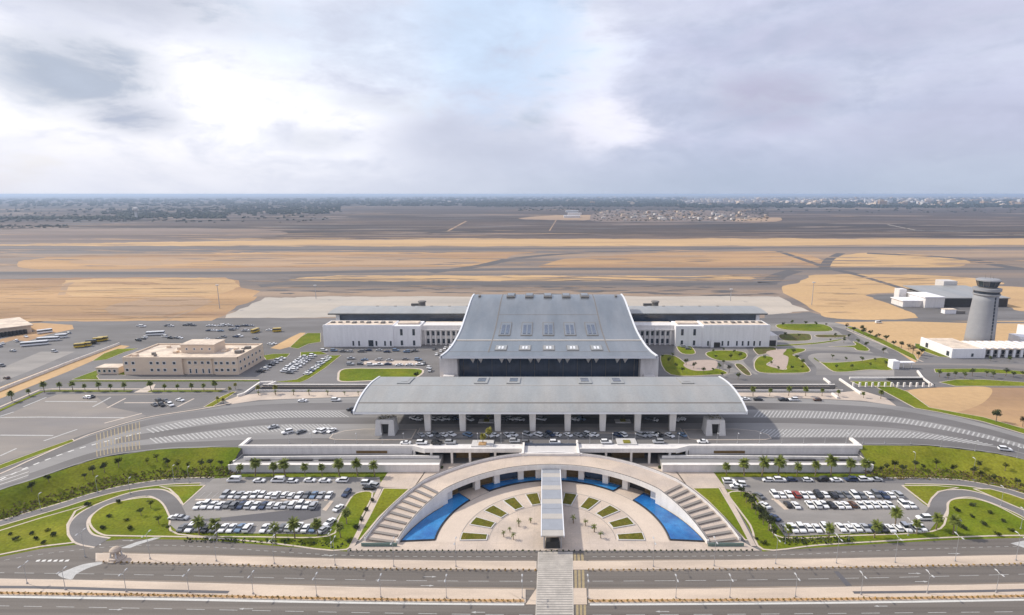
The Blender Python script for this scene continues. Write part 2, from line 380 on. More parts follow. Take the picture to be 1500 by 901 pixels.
def cut(pts,a,b):
    "portion of a polyline between two pixel columns"
    s=smooth(pts,8,False); r=[(a,interp(s,a))] if a>s[0][0] else []
    r+=[p for p in s if a<p[0]<b]
    if b<s[-1][0]: r.append((b,interp(s,b)))
    return r
def mband(name,top,bot,m,a,b,raised=True,level=2):
    poly=cut(top,a,b)+cut(bot,a,b)[::-1]
    return kerbed(name,poly,m,0,kw=0.35) if raised else sheet(name,poly,m,0,level)
mband('median',m1_top,m1_bot,'median',100,786); mband('median',m1_top,m1_bot,'median',858,1700)
mband('median',m2_top,m2_bot,'median',-200,770); mband('median',m2_top,m2_bot,'median',862,1700)
for a,b in ((-200,768),(864,1700)):
    off=[(x,y-4.6) for x,y in m2_bot]; off2=[(x,y-0.9) for x,y in m2_bot]
    poly=cut(off,a,b)+cut(off2,a,b)[::-1]
    o=sheet('hedge_bed',poly,'hedge',0,1); o.location.z=0.16
    poly=cut([(x,y+0.5) for x,y in m2_bot],a,b)+cut(c_top,a,b)[::-1]
    sheet('verge',poly,'whitekerb',0,3)
for ln,w_ in ((m1_bot,.9),(m2_top,-.9),(m1_top,-.7)):
    for a,b in ((150,783),(862,1690)):
        strip('road_edge_dust',[(x,y+w_) for x,y in cut(ln,a,b)],0.9,'dust',0,3,False)
# dark line on the left median
strip('road',[(-200,861),(0,860),(100,861.5),(200,864.5),(335,867.5)],1.1,'asphalt_dark',0.14,2)
strip('road',[(1250,868),(1400,866.5),(1500,864.5),(1600,861),(1700,857)],1.0,'asphalt_dark',0.14,2)
# lane lines
laneB=row(834,837,839,841,844,850,851.5,850,846,841,837,832)
laneC=row(874,879,882.5,885,888,893,896,895,893,891,889,886)
for a,b in ((-200,780),(868,1700)):
    dashes('lane_marking',cut(laneB,a,b),0.16,6,3,'hatch'); dashes('lane_marking',cut([(x,y+5) for x,y in laneC],a,b),0.16,5,4,'hatch')
    laneA=[(-200,866),(0,822),(111,806),(200,799),(300,801),(508,813.5),(800,815.5),(1117,813.5),(1300,806),(1500,800),(1700,796)]
    dashes('lane_marking',cut(laneA,a,b),0.15,1.4,1.4,'hatch')
# pale swept-over sand fans where the roads merge
sheet('lane_marking',[(85,842),(104,833),(125,826),(150,823),(158,823.5),(130,832),(112,841),(104,849)],'hatch',0,3,True)
sheet('lane_marking',[(176,803),(200,794),(226,787.5),(236,787.5),(205,797),(190,803)],'hatch',0,3)
for i in range(6):
    x=54+i*8.5; sheet('lane_marking',[(x,820.5),(x+5.5,819.5),(x+3.5,822.5),(x-2,823)],'paint',0,4)
for i in range(5):
    x=115+i*7; sheet('lane_marking',[(x,795.5),(x+3.5,795.3),(x+5,798.5),(x+1,798.6)],'paint',0,4)
# patch of new asphalt on the right carriageway
sheet('road',[(1221,837),(1228,837),(1248,858),(1239,858.5)],'asphalt_dark',0,5)
sheet('road',[(1480,796),(1500,792),(1540,800),(1540,806),(1510,806)],'hatch',0,5)
# lane arrows
def arrow(x,y,s=1,z=0.0,ang=0.0):
    c=P(x,y,z); b=MB(); pts=[(-1.9*s,-.1),(0.6*s,-.1),(0.6*s,-.36),(1.9*s,0),(0.6*s,.36),(0.6*s,.1),(-1.9*s,.1)]
    ca,sa=math.cos(ang),math.sin(ang)
    b.face([(c.x+p[0]*ca-p[1]*sa,c.y+p[0]*sa+p[1]*ca,z+5*LV) for p in pts]); structure(b.build('lane_marking','hatch',shade='up'))
for x,y,s in ((630,845,1),(626,858,1),(480,814,1),(1340,840,1),(1350,852,1),(1398,811,1),(170,893,1),(700,897,-1),(188,792,1),(1290,888,-1),(360,892,-1),(970,896,-1)): arrow(x,y,s)
# ------- crosswalk plaza spanning the boulevards
cw=MB(); zc=0.17
A0=P(788,809,0);B0=P(839,809,0);A1=P(783,930,0);B1=P(841,930,0)
cw.prism([(A1.x,A1.y),(B1.x,B1.y),(B0.x,B0.y),(A0.x,A0.y)],-0.02,zc,bottom=False)
structure(cw.build('crosswalk_paving','crosspave'))
b=MB(); Yc=A1.y+1
while Yc<A0.y-0.5:
    t=(Yc-A1.y)/(A0.y-A1.y); xl=A1.x+(A0.x-A1.x)*t+0.3; xr=B1.x+(B0.x-B1.x)*t-0.3
    b.face([(xl,Yc,zc+LV),(xr,Yc,zc+LV),(xr,Yc+.32,zc+LV),(xl,Yc+.32,zc+LV)]); Yc+=0.95
structure(b.build('crosswalk_stripes','asphalt_light',shade='up'))
b=MB()
for yy0,yy1 in ((811,822),(835,862),(886,930)):
    for k in range(3):
        xa=840+k*5.5+(yy0-811)*0.05; a=P(xa,yy0,0);c=P(xa+3.6,yy0,0);d=P(xa+4.2,yy1,0);e=P(xa+0.6,yy1,0)
        b.face([(q.x,q.y,3*LV) for q in (e,d,c,a)])
structure(b.build('crossing_marking','yellow',shade='up'))
for yy0,yy1 in ((822,835),(862,886)):
    a=[tuple(P(x,y,0))[:2] for x,y in ((839,yy1),(860,yy1),(859,yy0),(839,yy0))]
    kb=MB(); kb.prism(a,-.02,.14,bottom=False); structure(kb.build('median','median'))
    a=[tuple(P(x,y,0))[:2] for x,y in ((770,yy1),(787,yy1),(787,yy0),(786,yy0))] if yy0>850 else None
    if a: kb=MB(); kb.prism(a,-.02,.14,bottom=False); structure(kb.build('median','median'))

# ------- semicircular plaza
C1=(0.0,151.5); C2=(0.0,164.0); RI,RO=50.4,62.0
def pol(c,r,deg): a=R(deg); return (c[0]+r*math.cos(a),c[1]+r*math.sin(a))
pl=[tuple(P(x,y,0))[:2] for x,y in ((511,807),(1113,807))]
pl=[pl[0],pl[1],(63,160.6),(56,170),(50,216.6),(-50,216.6),(-56,170),(-63,160.6)]
kerbed('plaza_paving',pl,'paving',0,kw=0.4,h=0.14,world=True)
ZP=0.152
side=[tuple(P(x,y,0))[:2] for x,y in ((604,716),(628,692),(570,690),(553,714))]
for s in (1,-1):
    kb=MB(); kb.prism([(p[0]*s,p[1]) for p in side][::s],-.02,0.14,bottom=False); structure(kb.build('plaza_paving','paving'))
# ring path round the inner terrace (slightly warmer stone), and its dark joint
arc=[pol(C2,37.7,a) for a in range(-2,183,4)]+[pol(C2,30.2,a) for a in range(182,-3,-4)]
sheet('ring_path',arc,'ringpave',ZP,2,world=True)
for r,w in ((30.1,0.25),(20.6,0.18),(37.8,0.25)):
    b=MB()
    for i in range(60):
        a0,a1=180*i/60,180*(i+1)/60; q=[pol(C2,r-w/2,a0),pol(C2,r+w/2,a0),pol(C2,r+w/2,a1),pol(C2,r-w/2,a1)]
        b.face([(*p,ZP+3*LV) for p in q])
    structure(b.build('paving_joint','asphalt_light',shade='up'))
# planted beds
for s in (1,-1):
    for k,c in enumerate((3.0,21,39.3,57.3,75.3)):
        a0,a1=c-4.9,c+4.9
        if k==0: a0=-1.5;a1=7
        ro=29.2 if k else 30
        pts=[pol(C2,ro,a0),pol(C2,ro,(a0+a1)/2),pol(C2,ro,a1),pol(C2,21.2,a1),pol(C2,21.2,(a0+a1)/2),pol(C2,21.2,a0)]
        pts=[(p[0]*s,p[1]) for p in pts]
        kb=MB(); kb.prism(pts if s>0 else pts[::-1],0,ZP+0.32,bottom=False); structure(kb.build('planting_bed_edge','stone'))
        b=MB(); b.face([(*p,ZP+0.34) for p in inset(pts,0.3)]); structure(b.build('planting_bed','bedgrass',shade='up'))
# ------- pools
def pool(s,a0,a1,b0,b1,where):
    ro=lambda a: RI-0.15 if a<39 else min(53.7,RI-0.15+(a-39)*0.75)
    outer=[pol(C1,ro(a0+(a1-a0)*i/20),a0+(a1-a0)*i/20) for i in range(21)]; inner=[pol(C2,37.95,b1+(b0-b1)*i/14) for i in range(15)]
    pts=[(p[0]*s,p[1]) for p in outer+inner]
    if s<0: pts=pts[::-1]
    t=thing('pool',(0,0,0),f'{where}','pool')
    k=MB(); k.prism(pts,0.05,0.5,bottom=False)
    k2=k.build('pool_rim','poolrim',t)
    b=MB(); b.face([(*p,0.56) for p in inset(pts,0.35)]); b.build('water','water',t,shade='up')
pool(-1,12.8,50,-0.8,38.5,'long blue pool curving along the shaded wall of the left staircase')
pool(1,12.8,50,-0.8,38.5,'long blue pool curving along the sunlit wall of the right staircase')
pool(-1,59.5,88,52,85.5,'narrow blue pool strip under the arcade just left of the walkway roof')
pool(1,59.5,88,52,85.5,'narrow blue pool strip under the arcade just right of the walkway roof')
# ------- lots, lawns and lanes at the front level
LOTL=[(300,702),(345,699),(556,699),(559,714),(548,722),(519,722),(495,757),(478,783),(262,780),(246,766),(236,752),(262,741),(275,728)]
sheet('parking_lot',LOTL,'asphalt_light',0,8)
LOTR=[(1056,699),(1300,699),(1330,705),(1322,712),(1352,738),(1375,752),(1372,764),(1362,777),(1150,786),(1128,756),(1104,724),(1062,716)]
sheet('parking_lot',LOTR,'asphalt_light',0,8)
sheet('road',[(330,758),(470,742),(470,756),(440,764),(300,764),(280,762)],'asphalt_dark',0,10)
grassL=[(0,776),(60,757),(120,740),(166,725),(230,715),(262,711),(235,714),(190,720.5),(145,733),(112,750),(103,768),(106,782),(113,795),(60,800),(0,812),(-120,842),(-150,812),(-80,797)]
kerbed('lawn',[(0,777),(60,758.5),(120,741.5),(150,733),(142,735),(112,749),(101,768),(102,783),(111,795.5),(60,801.5),(0,813.5),(-80,832),(-160,852),(-160,820),(-80,800)],'grass2',0,kw=0.7)
kerbed('lawn',[(233,712.5),(302,710.5),(287,724),(268,741),(259,728),(247,717)],'grass',0,kw=0.6)
kerbed('lawn',smooth([(198,730),(225,729),(240,738),(250,757),(262,782),(380,786),(480,785),(494,762),(505,742),(520,723),(547,722.5),(530,760),(508,806),(400,797),(300,788.5),(180,786),(148,784),(131,770),(134,755),(158,739)],4),'grass',0,kw=0.6)
kerbed('lawn',[(561,715),(601,716),(578,737),(556,758),(527,793),(520,793),(540,757)],'grass',0,kw=0.5)
strip('path',[(557,714),(537,757),(514,803)],1.7,'paving',0.14,2,False)
kerbed('lawn',[(1013,715),(1054,714.5),(1075,750),(1099,792),(1091,792),(1060,758),(1035,733)],'grass',0,kw=0.5)
strip('path',[(1058,714),(1079,752),(1104,800)],1.7,'paving',0.14,2,False)
kerbed('lawn',smooth([(1066,722),(1098,722),(1112,742),(1128,765),(1146,787),(1250,784),(1364,778),(1385,757),(1388,736),(1402,730),(1430,731),(1461,741),(1500,761),(1560,790),(1500,785.5),(1400,788),(1300,793.5),(1200,799.5),(1118,806),(1098,770),(1080,745)],4),'grass',0,kw=0.6)
kerbed('lawn',[(1320,711),(1370,711),(1405,714.5),(1376,721),(1366,731),(1360,742),(1343,729)],'grass2',0,kw=0.6)
kerbed('lawn',[(1425,716),(1450,716),(1480,724),(1500,731),(1600,765),(1600,784),(1500,748),(1460,731)],'grass2',0,kw=0.6)
laneD=[(310,703),(262,704.5),(233,707),(200,711.5),(166,718),(125,729),(89,740.5),(22,760),(-60,784),(-160,815)]
lane_road(laneD,3.8)
laneE=[(262,757),(252,738),(240,726.5),(223,721.5),(190,726),(150,740),(124,754),(114,770),(122,788),(150,795)]
lane_road(laneE,4.4)
laneDr=[(1290,704),(1361,704.5),(1416,708),(1472,719),(1500,727),(1600,757),(1700,790)]
lane_road(laneDr,4.2)
laneEr=[(1366,757),(1374,744),(1376,732),(1392,724),(1419,723),(1450,731),(1483,744),(1510,757),(1560,785)]
lane_road(laneEr,4.8)
for nm_,pth in (('l',[(286,732),(340,731.5),(480,732.5)]),('r',[(1130,731.5),(1200,731),(1325,729)])):
    strip('kerb_island',pth,1.0,'kerb',0.12,1,False)
kerbed('kerb_island',[(472,747),(484,734),(489,734),(478,749)],'median',0,kw=.2)
kerbed('kerb_island',[(1131,731),(1138,731),(1156,747),(1149,747)],'median',0,kw=.2)
# bay lines
b=MB()
def bays(x0,x1,y,dx):
    a=P(x0,y,0);c=P(x1,y,0);X=a.x
    while X<c.x: b.face([(X-.06,a.y-2.4,12*LV),(X+.06,a.y-2.4,12*LV),(X+.06,a.y+2.4,12*LV),(X-.06,a.y+2.4,12*LV)]); X+=dx
bays(295,478,726,2.55); bays(290,470,741,2.55); bays(262,470,775,2.55); bays(1136,1318,725,2.55); bays(1152,1335,740,2.55); bays(1150,1360,775,2.55)
structure(b.build('bay_marking','hatch',shade='up'))

# ================================================================== UPPER LEVEL (z = 6): forecourt
Z=ZT
fc_back=[(0,0)]
# whole carriageway, lighter paving
fr=[(-120,765),(0,718),(44,704),(144,671),(233,658.5),(300,655.5),(355,652),(500,651),(800,650.5),(1100,650),(1266,650),(1361,652.5),(1450,662.5),(1500,673),(1600,697),(1700,725)]
bk=[(-120,737),(0,691),(44,676),(109,646),(140,635),(211,614),(297,600),(380,588),(540,582),(800,582),(1060,582),(1180,584.5),(1260,588.5),(1316,595),(1377,605.5),(1419,615),(1500,637),(1600,668),(1700,700)]
def band2(name,top,bot,m,level,n=40):
    t=smooth(top,5,False); b_=smooth(bot,5,False)
    return sheet(name,t+b_[::-1],m,Z,level)
band2('road',bk,fr,'forecourt',1)
def between(f,a,b):
    "line at fraction f of the carriageway from its back edge, between two pixel columns"
    out=[];x=a
    sb=smooth(bk,4,False); sf=smooth(fr,4,False)
    while x<=b+.1: out.append((x,interp(sb,x)+(interp(sf,x)-interp(sb,x))*f)); x+=12
    return out
def lane(f0,f1,a,b,m,level=2): 
    return sheet('road',between(f0,a,b)+between(f1,a,b)[::-1],m,Z,level)
def lanepts(pts0,pts1,m,level=2,name='road'):
    return sheet(name,smooth(pts0,5,False)+smooth(pts1,5,False)[::-1],m,Z,level)
# dark running lanes: back, middle, front
lanepts([(-100,727),(0,690),(120,643),(211,616),(300,601.5),(400,592),(520,590),(800,590),(1100,590),(1230,593),(1316,601),(1419,621),(1500,643),(1600,673)],
        [(-100,737),(0,701),(120,653),(211,625),(300,611),(400,602),(520,600.5),(800,600.5),(1100,600),(1200,602),(1316,611),(1419,630),(1500,651),(1600,681)],'asphalt')
lanepts([(170,641),(300,623),(400,613),(508,611.5),(800,611.5),(1100,612),(1220,614),(1316,620),(1400,633),(1500,656),(1600,684)],
        [(170,650),(300,632),(400,622),(508,621),(800,621),(1100,619.5),(1220,622),(1316,628),(1400,641),(1500,664),(1600,692)],'asphalt')
lanepts([(0,708),(60,688),(144,661),(233,650),(300,646.5),(400,643),(520,641.5),(800,641),(1100,641),(1250,641),(1361,643),(1450,654),(1500,665),(1600,690)],
        [(0,716),(60,697),(144,670),(233,657),(300,654),(400,651),(520,650),(800,649.5),(1100,649),(1250,649),(1361,651.5),(1450,661.5),(1500,672),(1600,696)],'asphalt')
def hatch(p0,p1,spacing,width,lean):
    t=smooth(p0,10,False); b_=smooth(p1,10,False); bm_=MB()
    T=[P(x,y,Z) for x,y in t]; B_=[P(x,y,Z) for x,y in b_]
    def at(pl,s):
        for i in range(len(pl)-1):
            L=(pl[i+1]-pl[i]).length
            if s<=L: return pl[i].lerp(pl[i+1],s/L)
            s-=L
        return None
    s=2.0
    while True:
        a,b0=at(T,s),at(T,s+width); c,d=at(B_,s+lean),at(B_,s+lean+width)
        if s+lean<0: s+=spacing; continue
        if not (a and b0 and c and d): break
        bm_.face([(q.x,q.y,Z+4*LV) for q in (c,d,b0,a)]); s+=spacing
    structure(bm_.build('hatch_marking','hatch',shade='up'))
hatch([(206,630),(300,612),(400,603),(515,602)],[(206,638),(300,621),(400,612.5),(515,611)],1.75,0.62,2.6)
hatch([(211,643),(300,633),(400,623),(500,621.5)],[(211,651),(300,642.5),(400,632.5),(500,631)],1.75,0.62,2.6)
hatch([(1100,601.5),(1220,603.5),(1316,612),(1419,631),(1500,652),(1560,668)],[(1100,611),(1220,613),(1316,619.5),(1419,637),(1500,657),(1560,673)],1.75,0.62,-2.6)
hatch([(1100,629),(1220,629),(1316,631),(1400,641),(1460,652)],[(1100,640),(1220,640.5),(1316,641),(1380,645),(1450,654)],1.75,0.62,-4.5)
dashes('lane_marking',[(0,703),(44,683),(100,662),(142,650),(206,634)],0.8,2,2,'paint',Z)
sheet('lane_marking',[(0,694),(30,684),(44,690),(40,700),(0,712)],'asphalt_light',Z,3)
for i in range(3): strip('lane_marking',[(0,700+i*5),(20,693.5+i*5),(42,686+i*5)],0.35,'paint',Z,5,False)
# yellow rumble bars on the left approach
b=MB()
for i in range(13):
    x=142+i*5.2
    for f0,f1 in ((0.05,0.32),(0.38,0.62),(0.68,0.93)):
        sb,sf=smooth(bk,4,False),smooth(fr,4,False)
        ya,yb=interp(sb,x),interp(sf,x)
        a=P(x-1.0,ya+(yb-ya)*f0,Z);c=P(x+.2,ya+(yb-ya)*f0,Z);d=P(x+1.1,ya+(yb-ya)*f1,Z);e=P(x-.4,ya+(yb-ya)*f1,Z)
        b.face([(q.x,q.y,Z+5*LV) for q in (e,d,c,a)])
structure(b.build('rumble_marking','yellow',shade='up'))
# kerb and verge between the left car park and the approach road
strip('kerb_strip',[(-120,742),(0,694),(44,674),(109,645.5),(140,633.5),(211,612.5),(297,598.5),(340,590)],1.0,'kerb',Z+.1,2)
kerbed('lawn',[(107,643),(98,646),(60,659),(0,681),(-100,717),(-100,725),(0,688),(60,665.5),(110,646.5)],'grass2',Z,kw=.4)
kerbed('lawn',[(297,597),(324,581),(340,574),(347,574),(330,585),(312,596)],'grass2',Z,kw=.4)
# left upper car park
sheet('parking_lot',[(0,612),(55,588),(85,577.5),(300,576.5),(322,578),(296,596.5),(211,610.5),(140,631),(104,643),(0,679),(-120,720),(-120,660)],'lotpink',Z,1)
sheet('road',[(140,580),(300,577),(320,578),(296,595.5),(215,609),(200,604),(160,596)],'asphalt',Z,2)
for p in ([(0,637.5),(78,638)],[(0,611.5),(60,611),(184,612)],[(66,588),(142,588.5)],[(182,590),(250,590)],[(34,596),(68,582)],[(136,596),(162,582)],[(157,597.5),(184,583.5)],[(260,596),(284,584)],[(153,620),(208,605.5)],[(64,646),(113,629)],[(0,668),(24,657)],[(0,610),(20,603.5)]):
    strip('lane_marking',p,0.9,'kerb' if p[0][0]>140 else 'hatch',Z,4,False)
# hedge bands of the boulevard behind it
strip('hedge_bed',[(-60,628),(0,601),(61,573.5),(75,572.5),(193,572.8)],2.2,'grass',Z+.12,2,False)
strip('hedge_bed',[(218,572.8),(325,572.6)],2.4,'grass',Z+.12,2,False)
strip('path',[(-60,621),(0,596),(58,571),(75,569.8),(330,569.8)],1.4,'kerb',Z+.1,1,False)
strip('path',[(120,556),(380,556)],1.2,'kerb',Z+.1,1,False)
strip('hedge_bed',[(103,558),(380,557.8)],1.8,'grass',Z+.1,3,False)
sheet('path',[(196,575),(222,563),(228,563),(222,575)],'kerb',Z,5)
# sandy bank and wall along the left apron
sheet('sand_strip',[(-60,590),(0,567),(98,530),(146,514),(175,505.5),(190,507),(160,520),(137,528),(98,545),(0,584),(-60,608)],'sand',Z,2)
sheet('apron',[(0,473),(330,467.5),(388,436),(500,434.5),(500,470),(440,492),(400,510),(300,512),(180,508),(130,518),(0,566),(-60,588),(-120,560),(-120,480)],'asphalt',Z,1)
sheet('apron',[(0,540),(60,515),(110,515),(40,545),(0,560)],'asphalt_light',Z,2)
sheet('sand_strip',[(18,474),(60,473),(106,476),(108,482),(70,490),(40,500),(20,498),(0,504),(0,497),(30,490),(52,485)],'sandred',Z,2)
# greens round the left office building
for p,m in (([(135,529),(152,518),(172,511),(203,510.5),(183,516),(156,527)],'grass'),([(105,556),(140,543),(154,541),(142,551),(146,556.5)],'grass'),([(168,546),(184,539),(184,550),(172,549)],'grass'),
            ([(385,521),(400,518.5),(425,518),(421,523),(400,526),(390,528)],'grass'),([(400,560),(434,556),(449,548),(480,521),(500,520.5),(477,539),(451,556),(440,560.5)],'grass'),
            ([(424,509),(440,494),(450,488),(470,488),(470,501),(452,504),(437,511)],'grass'),([(440,516),(470,515),(480,519),(440,522)],'grass')):
    kerbed('lawn',p,m,Z,kw=.3)
sheet('sand_strip',[(396,510),(428,493),(440,487.5),(448,487.5),(425,508),(410,512)],'sand',Z,2)
kerbed('lawn',smooth([(503,540.5),(560,539.5),(617,540.5),(615,551),(590,556),(540,558.5),(500,559.5),(494,553)],4),'grass',Z,kw=1.2)
sheet('path',[(535,528),(610,528.5),(615,534.5),(530,534)],'paving',Z,2)
# paving round the trench
sheet('path',[(340,592),(380,586),(545,580),(548,574),(400,574.5),(372,577),(352,579),(330,587)],'paving',Z,2)
sheet('path',[(1062,575),(1180,575.5),(1215,576),(1262,572),(1298,583),(1313,594.5),(1262,587),(1180,583.5),(1070,580)],'paving',Z,2)
sheet('path',[(383,566.5),(548,566.5),(548,563.5),(390,563)],'paving',Z,2)
sheet('path',[(1060,566.5),(1215,566.5),(1215,563.5),(1060,563)],'paving',Z,2)
# gardens east of the terminal
sheet('sand_strip',[(1060,552),(1060,470),(1215,472),(1240,474),(1290,500),(1310,530),(1310,552)],'asphalt_light',Z,1)
sheet('road',[(1040,558),(1070,548),(1320,551),(1500,560),(1560,566),(1560,576),(1500,569),(1320,562),(1100,562.5)],'asphalt',Z,2)
G=[([(1138,475.5),(1170,474.5),(1207,475.5),(1220,484.5),(1184,485.5),(1144,482)],'grass'),([(1142,490),(1182,489),(1189,494),(1184,499),(1149,499)],'brownbed'),
 ([(1133,506),(1193,502),(1230,497),(1231,499),(1193,504.5),(1134,508)],'grass'),([(1196,490.5),(1237,491),(1237,494),(1200,494.5)],'brownbed'),
 ([(1211,508),(1251,506),(1249,500.5),(1258,502),(1273,511),(1271,514.5),(1255,513),(1247,509)],'grass'),
 ([(1104,533),(1113,522),(1131,523),(1133,528),(1124,535),(1150,541.5),(1149,534),(1154,524),(1144,520),(1152,511),(1178,511),(1178,515),(1162,520),(1170,524),(1182,535),(1186,545),(1153,547),(1112,545.5)],'grass'),
 ([(1105,509),(1134,509),(1136,514),(1114,520),(1106,516)],'brownbed'),
 ([(1192,524),(1206,531),(1256,529),(1290,524),(1306,529),(1308,542),(1273,542),(1242,545),(1220,544),(1204,533)],'grass'),
 ([(967,522),(990,522),(1016,539),(1050,540),(1066,547),(1046,549.5),(982,549)],'grass'),([(991,507),(1010,506),(1019,518),(999,518)],'grass'),
 ([(1034,517),(1050,513.5),(1087,515),(1095,522),(1085,528),(1055,528.5),(1038,523)],'grass'),([(1076,534.5),(1087,534),(1101,548.5),(1091,549)],'brownbed')]
for p,m in G: kerbed('lawn',smooth(p,4),m,Z,kw=.5)
for p in ([(1002,533),(1016,528),(1048,528),(1050,538),(1040,542.5),(1018,543),(1004,538)],[(1125,535),(1134,527),(1122,516),(1140,512),(1152,512),(1147,519),(1155,524),(1150,541),(1136,539)]):
    sheet('plaza_paving',smooth(p,4),'gardenpave',Z+.15,3)
strip('road',[(1025,507),(1025,516),(1035,527),(1065,532),(1104,551)],5.5,'asphalt',Z,3)
strip('road',[(1096,507),(1103,517),(1096,530),(1120,550)],5.5,'asphalt',Z,3)
strip('road',[(1185,552),(1188,538),(1176,523),(1190,516),(1230,516),(1290,520)],6,'asphalt',Z,3)
strip('road',[(1215,479),(1236,485),(1262,505),(1300,522),(1345,540)],9,'asphalt',Z,3,False)
strip('path',[(1240,483),(1300,508),(1352,530)],1.2,'kerb',Z+.1,3,False)
# sand and greens on the far right
sheet('sand_strip',[(1222,472),(1340,470.5),(1500,470),(1560,470),(1560,512),(1500,512),(1380,510),(1360,508),(1340,532),(1290,498),(1255,480)],'sand',Z,2)
strip('road',[(1180,468),(1260,468.5),(1340,470),(1420,472),(1560,473)],6,'asphalt',Z,3)
kerbed('lawn',[(1238,479),(1250,479),(1293,497),(1340,520),(1345,530),(1290,503)],'grass',Z,kw=.4)
kerbed('lawn',[(1340,503),(1355,506),(1392,524),(1375,522.5),(1340,510)],'grass',Z,kw=.3)
sheet('sand_strip',[(1330,532),(1560,534),(1560,548),(1500,541),(1440,535.5),(1340,538)],'lotpink',Z,3)
strip('road',[(1330,537),(1400,537),(1450,540),(1500,547),(1560,556)],6.5,'asphalt',Z,4)
kerbed('lawn',[(1368,540.5),(1440,540),(1500,544),(1560,547),(1560,551),(1500,549),(1440,546),(1370,546)],'grass',Z,kw=.3)
kerbed('lawn',[(1375,560),(1400,556),(1440,556),(1500,560),(1560,562),(1560,568),(1500,566),(1400,566)],'grass',Z,kw=.4)
sheet('sand_strip',[(1320,572),(1375,567),(1500,568),(1560,570),(1560,648),(1500,627),(1440,614),(1377,602),(1340,592)],'sandred',Z,2)
sheet('sand_strip',[(1330,574),(1380,568),(1450,568),(1440,590),(1400,604),(1377,602)],'sand',Z,3,True)
kerbed('lawn',[(1281,566),(1308,566),(1330,574),(1362,597),(1400,604),(1440,611),(1500,628),(1560,648),(1560,656),(1500,636),(1440,618),(1377,604.5),(1340,598)],'grass',Z,kw=.4)
kerbed('lawn',[(1245,558.5),(1308,559),(1310,566),(1262,566)],'grass',Z,kw=.4)

# ================================================================== AIRFIELD beyond
S=0.012
SC=[0]
def far(name,px,m,lv,sm=False,jit=1.0):
    "field outline with frayed, wind-blown edges"
    if sm: px=smooth(px,5)
    rj=random.Random(len(px)*7+int(abs(px[0][0]))); out=[]; p0=rj.uniform(0,6)
    for i in range(len(px)):
        a,b=px[i],px[(i+1)%len(px)]; d=math.hypot(b[0]-a[0],b[1]-a[1]); n=max(1,min(60,int(d/9)))
        for k in range(n):
            t=k/n; y=a[1]+(b[1]-a[1])*t; e=jit*(0 if (k==0 and not sm) else 1)
            xx=a[0]+(b[0]-a[0])*t; wv=math.sin(xx*.045+p0)*.45+math.sin(xx*.13+p0*2.3)*.35+math.sin(xx*.31+p0)*.2
            out.append((xx+(rj.uniform(-3,3)+6*wv*(d<160))*e, y+(rj.uniform(-.25,.25)+.75*wv*min(1,max(0,(y-340)/50)+.35))*e))
    return sheet(name,out,m,Z,lv,False,step=S)
W0,W1=-700,2200
far('airfield',[(W0,466),(W1,466),(W1,348),(W0,352)],'taxi',1)
far('sand_field',[(W0,360.5),(0,360),(600,361),(1500,359),(W1,358.5),(W1,349),(1500,350),(900,350),(400,352),(0,358),(W0,359.5)],'sand',3)
far('runway',[(W0,371),(W1,366),(W1,360.5),(1500,361),(600,363.5),(0,364),(W0,364)],'taxi',4)
strip('runway',[(W0,367.5),(0,367),(700,365),(1000,363.2),(1500,362.5),(W1,362)],22,'taxidark',Z,5,False,step=S)
far('sand_field',[(20,388),(45,380),(120,375),(400,370),(700,369),(790,368),(745,375),(700,390),(500,391),(200,394),(60,394.5)],'sandred',3,True)
far('sand_field',[(330,380),(480,375),(640,378),(700,384),(640,389),(480,388),(350,389)],'sandbrown',4,True)
far('sand_field',[(100,384),(200,377),(330,377),(300,384),(200,389)],'sandbrown',4,True)
far('sand_field',[(790,390),(830,380),(950,371),(1060,368),(1150,369),(1195,378),(1200,388),(1000,391.5),(820,392)],'sandred',3,True)
far('sand_field',[(1218,390),(1235,374),(1300,371),(1400,377),(1425,385),(1400,391),(1300,391)],'sand',3,True)
far('sand_field',[(W0,402),(W1,400),(W1,396),(0,396),(W0,396)],'taxi',4)
strip('taxiway',[(W0,398),(0,400),(400,400),(700,395),(800,394),(1200,394),(1500,394),(W1,394)],26,'taxidark',Z,5,False,step=S)
strip('taxiway',[(630,399),(700,390),(760,378),(860,370),(1000,366),(1100,364)],22,'taxidark',Z,5,True,step=S)
strip('taxiway',[(1140,368),(1170,378),(1215,393),(1260,403),(1330,425)],12,'taxidark',Z,6,True,step=S)
strip('taxiway',[(1232,371),(1215,380),(1207,392)],14,'taxidark',Z,6,True,step=S)
strip('taxiway',[(1270,371),(1400,378),(1470,390),(1560,402)],24,'taxidark',Z,6,True,step=S)
far('sand_field',[(420,409),(500,404),(700,403.5),(1000,404),(1080,404.5),(1070,410),(700,411.5),(500,412)],'sand',3,True)
strip('taxiway',[(380,419),(450,415),(700,415.5),(1080,416),(1125,413),(1140,404),(1165,396.5)],22,'taxidark',Z,6,True,step=S)
far('airfield',[(390,418),(1140,418),(1190,434),(370,434.5)],'taxi',4)
for x,w in ():
    far('taxiway_patch',[(x,420),(x+w*1.6,419),(x+w*2.2,433),(x+w*.2,433)],'taxidark',6,True)
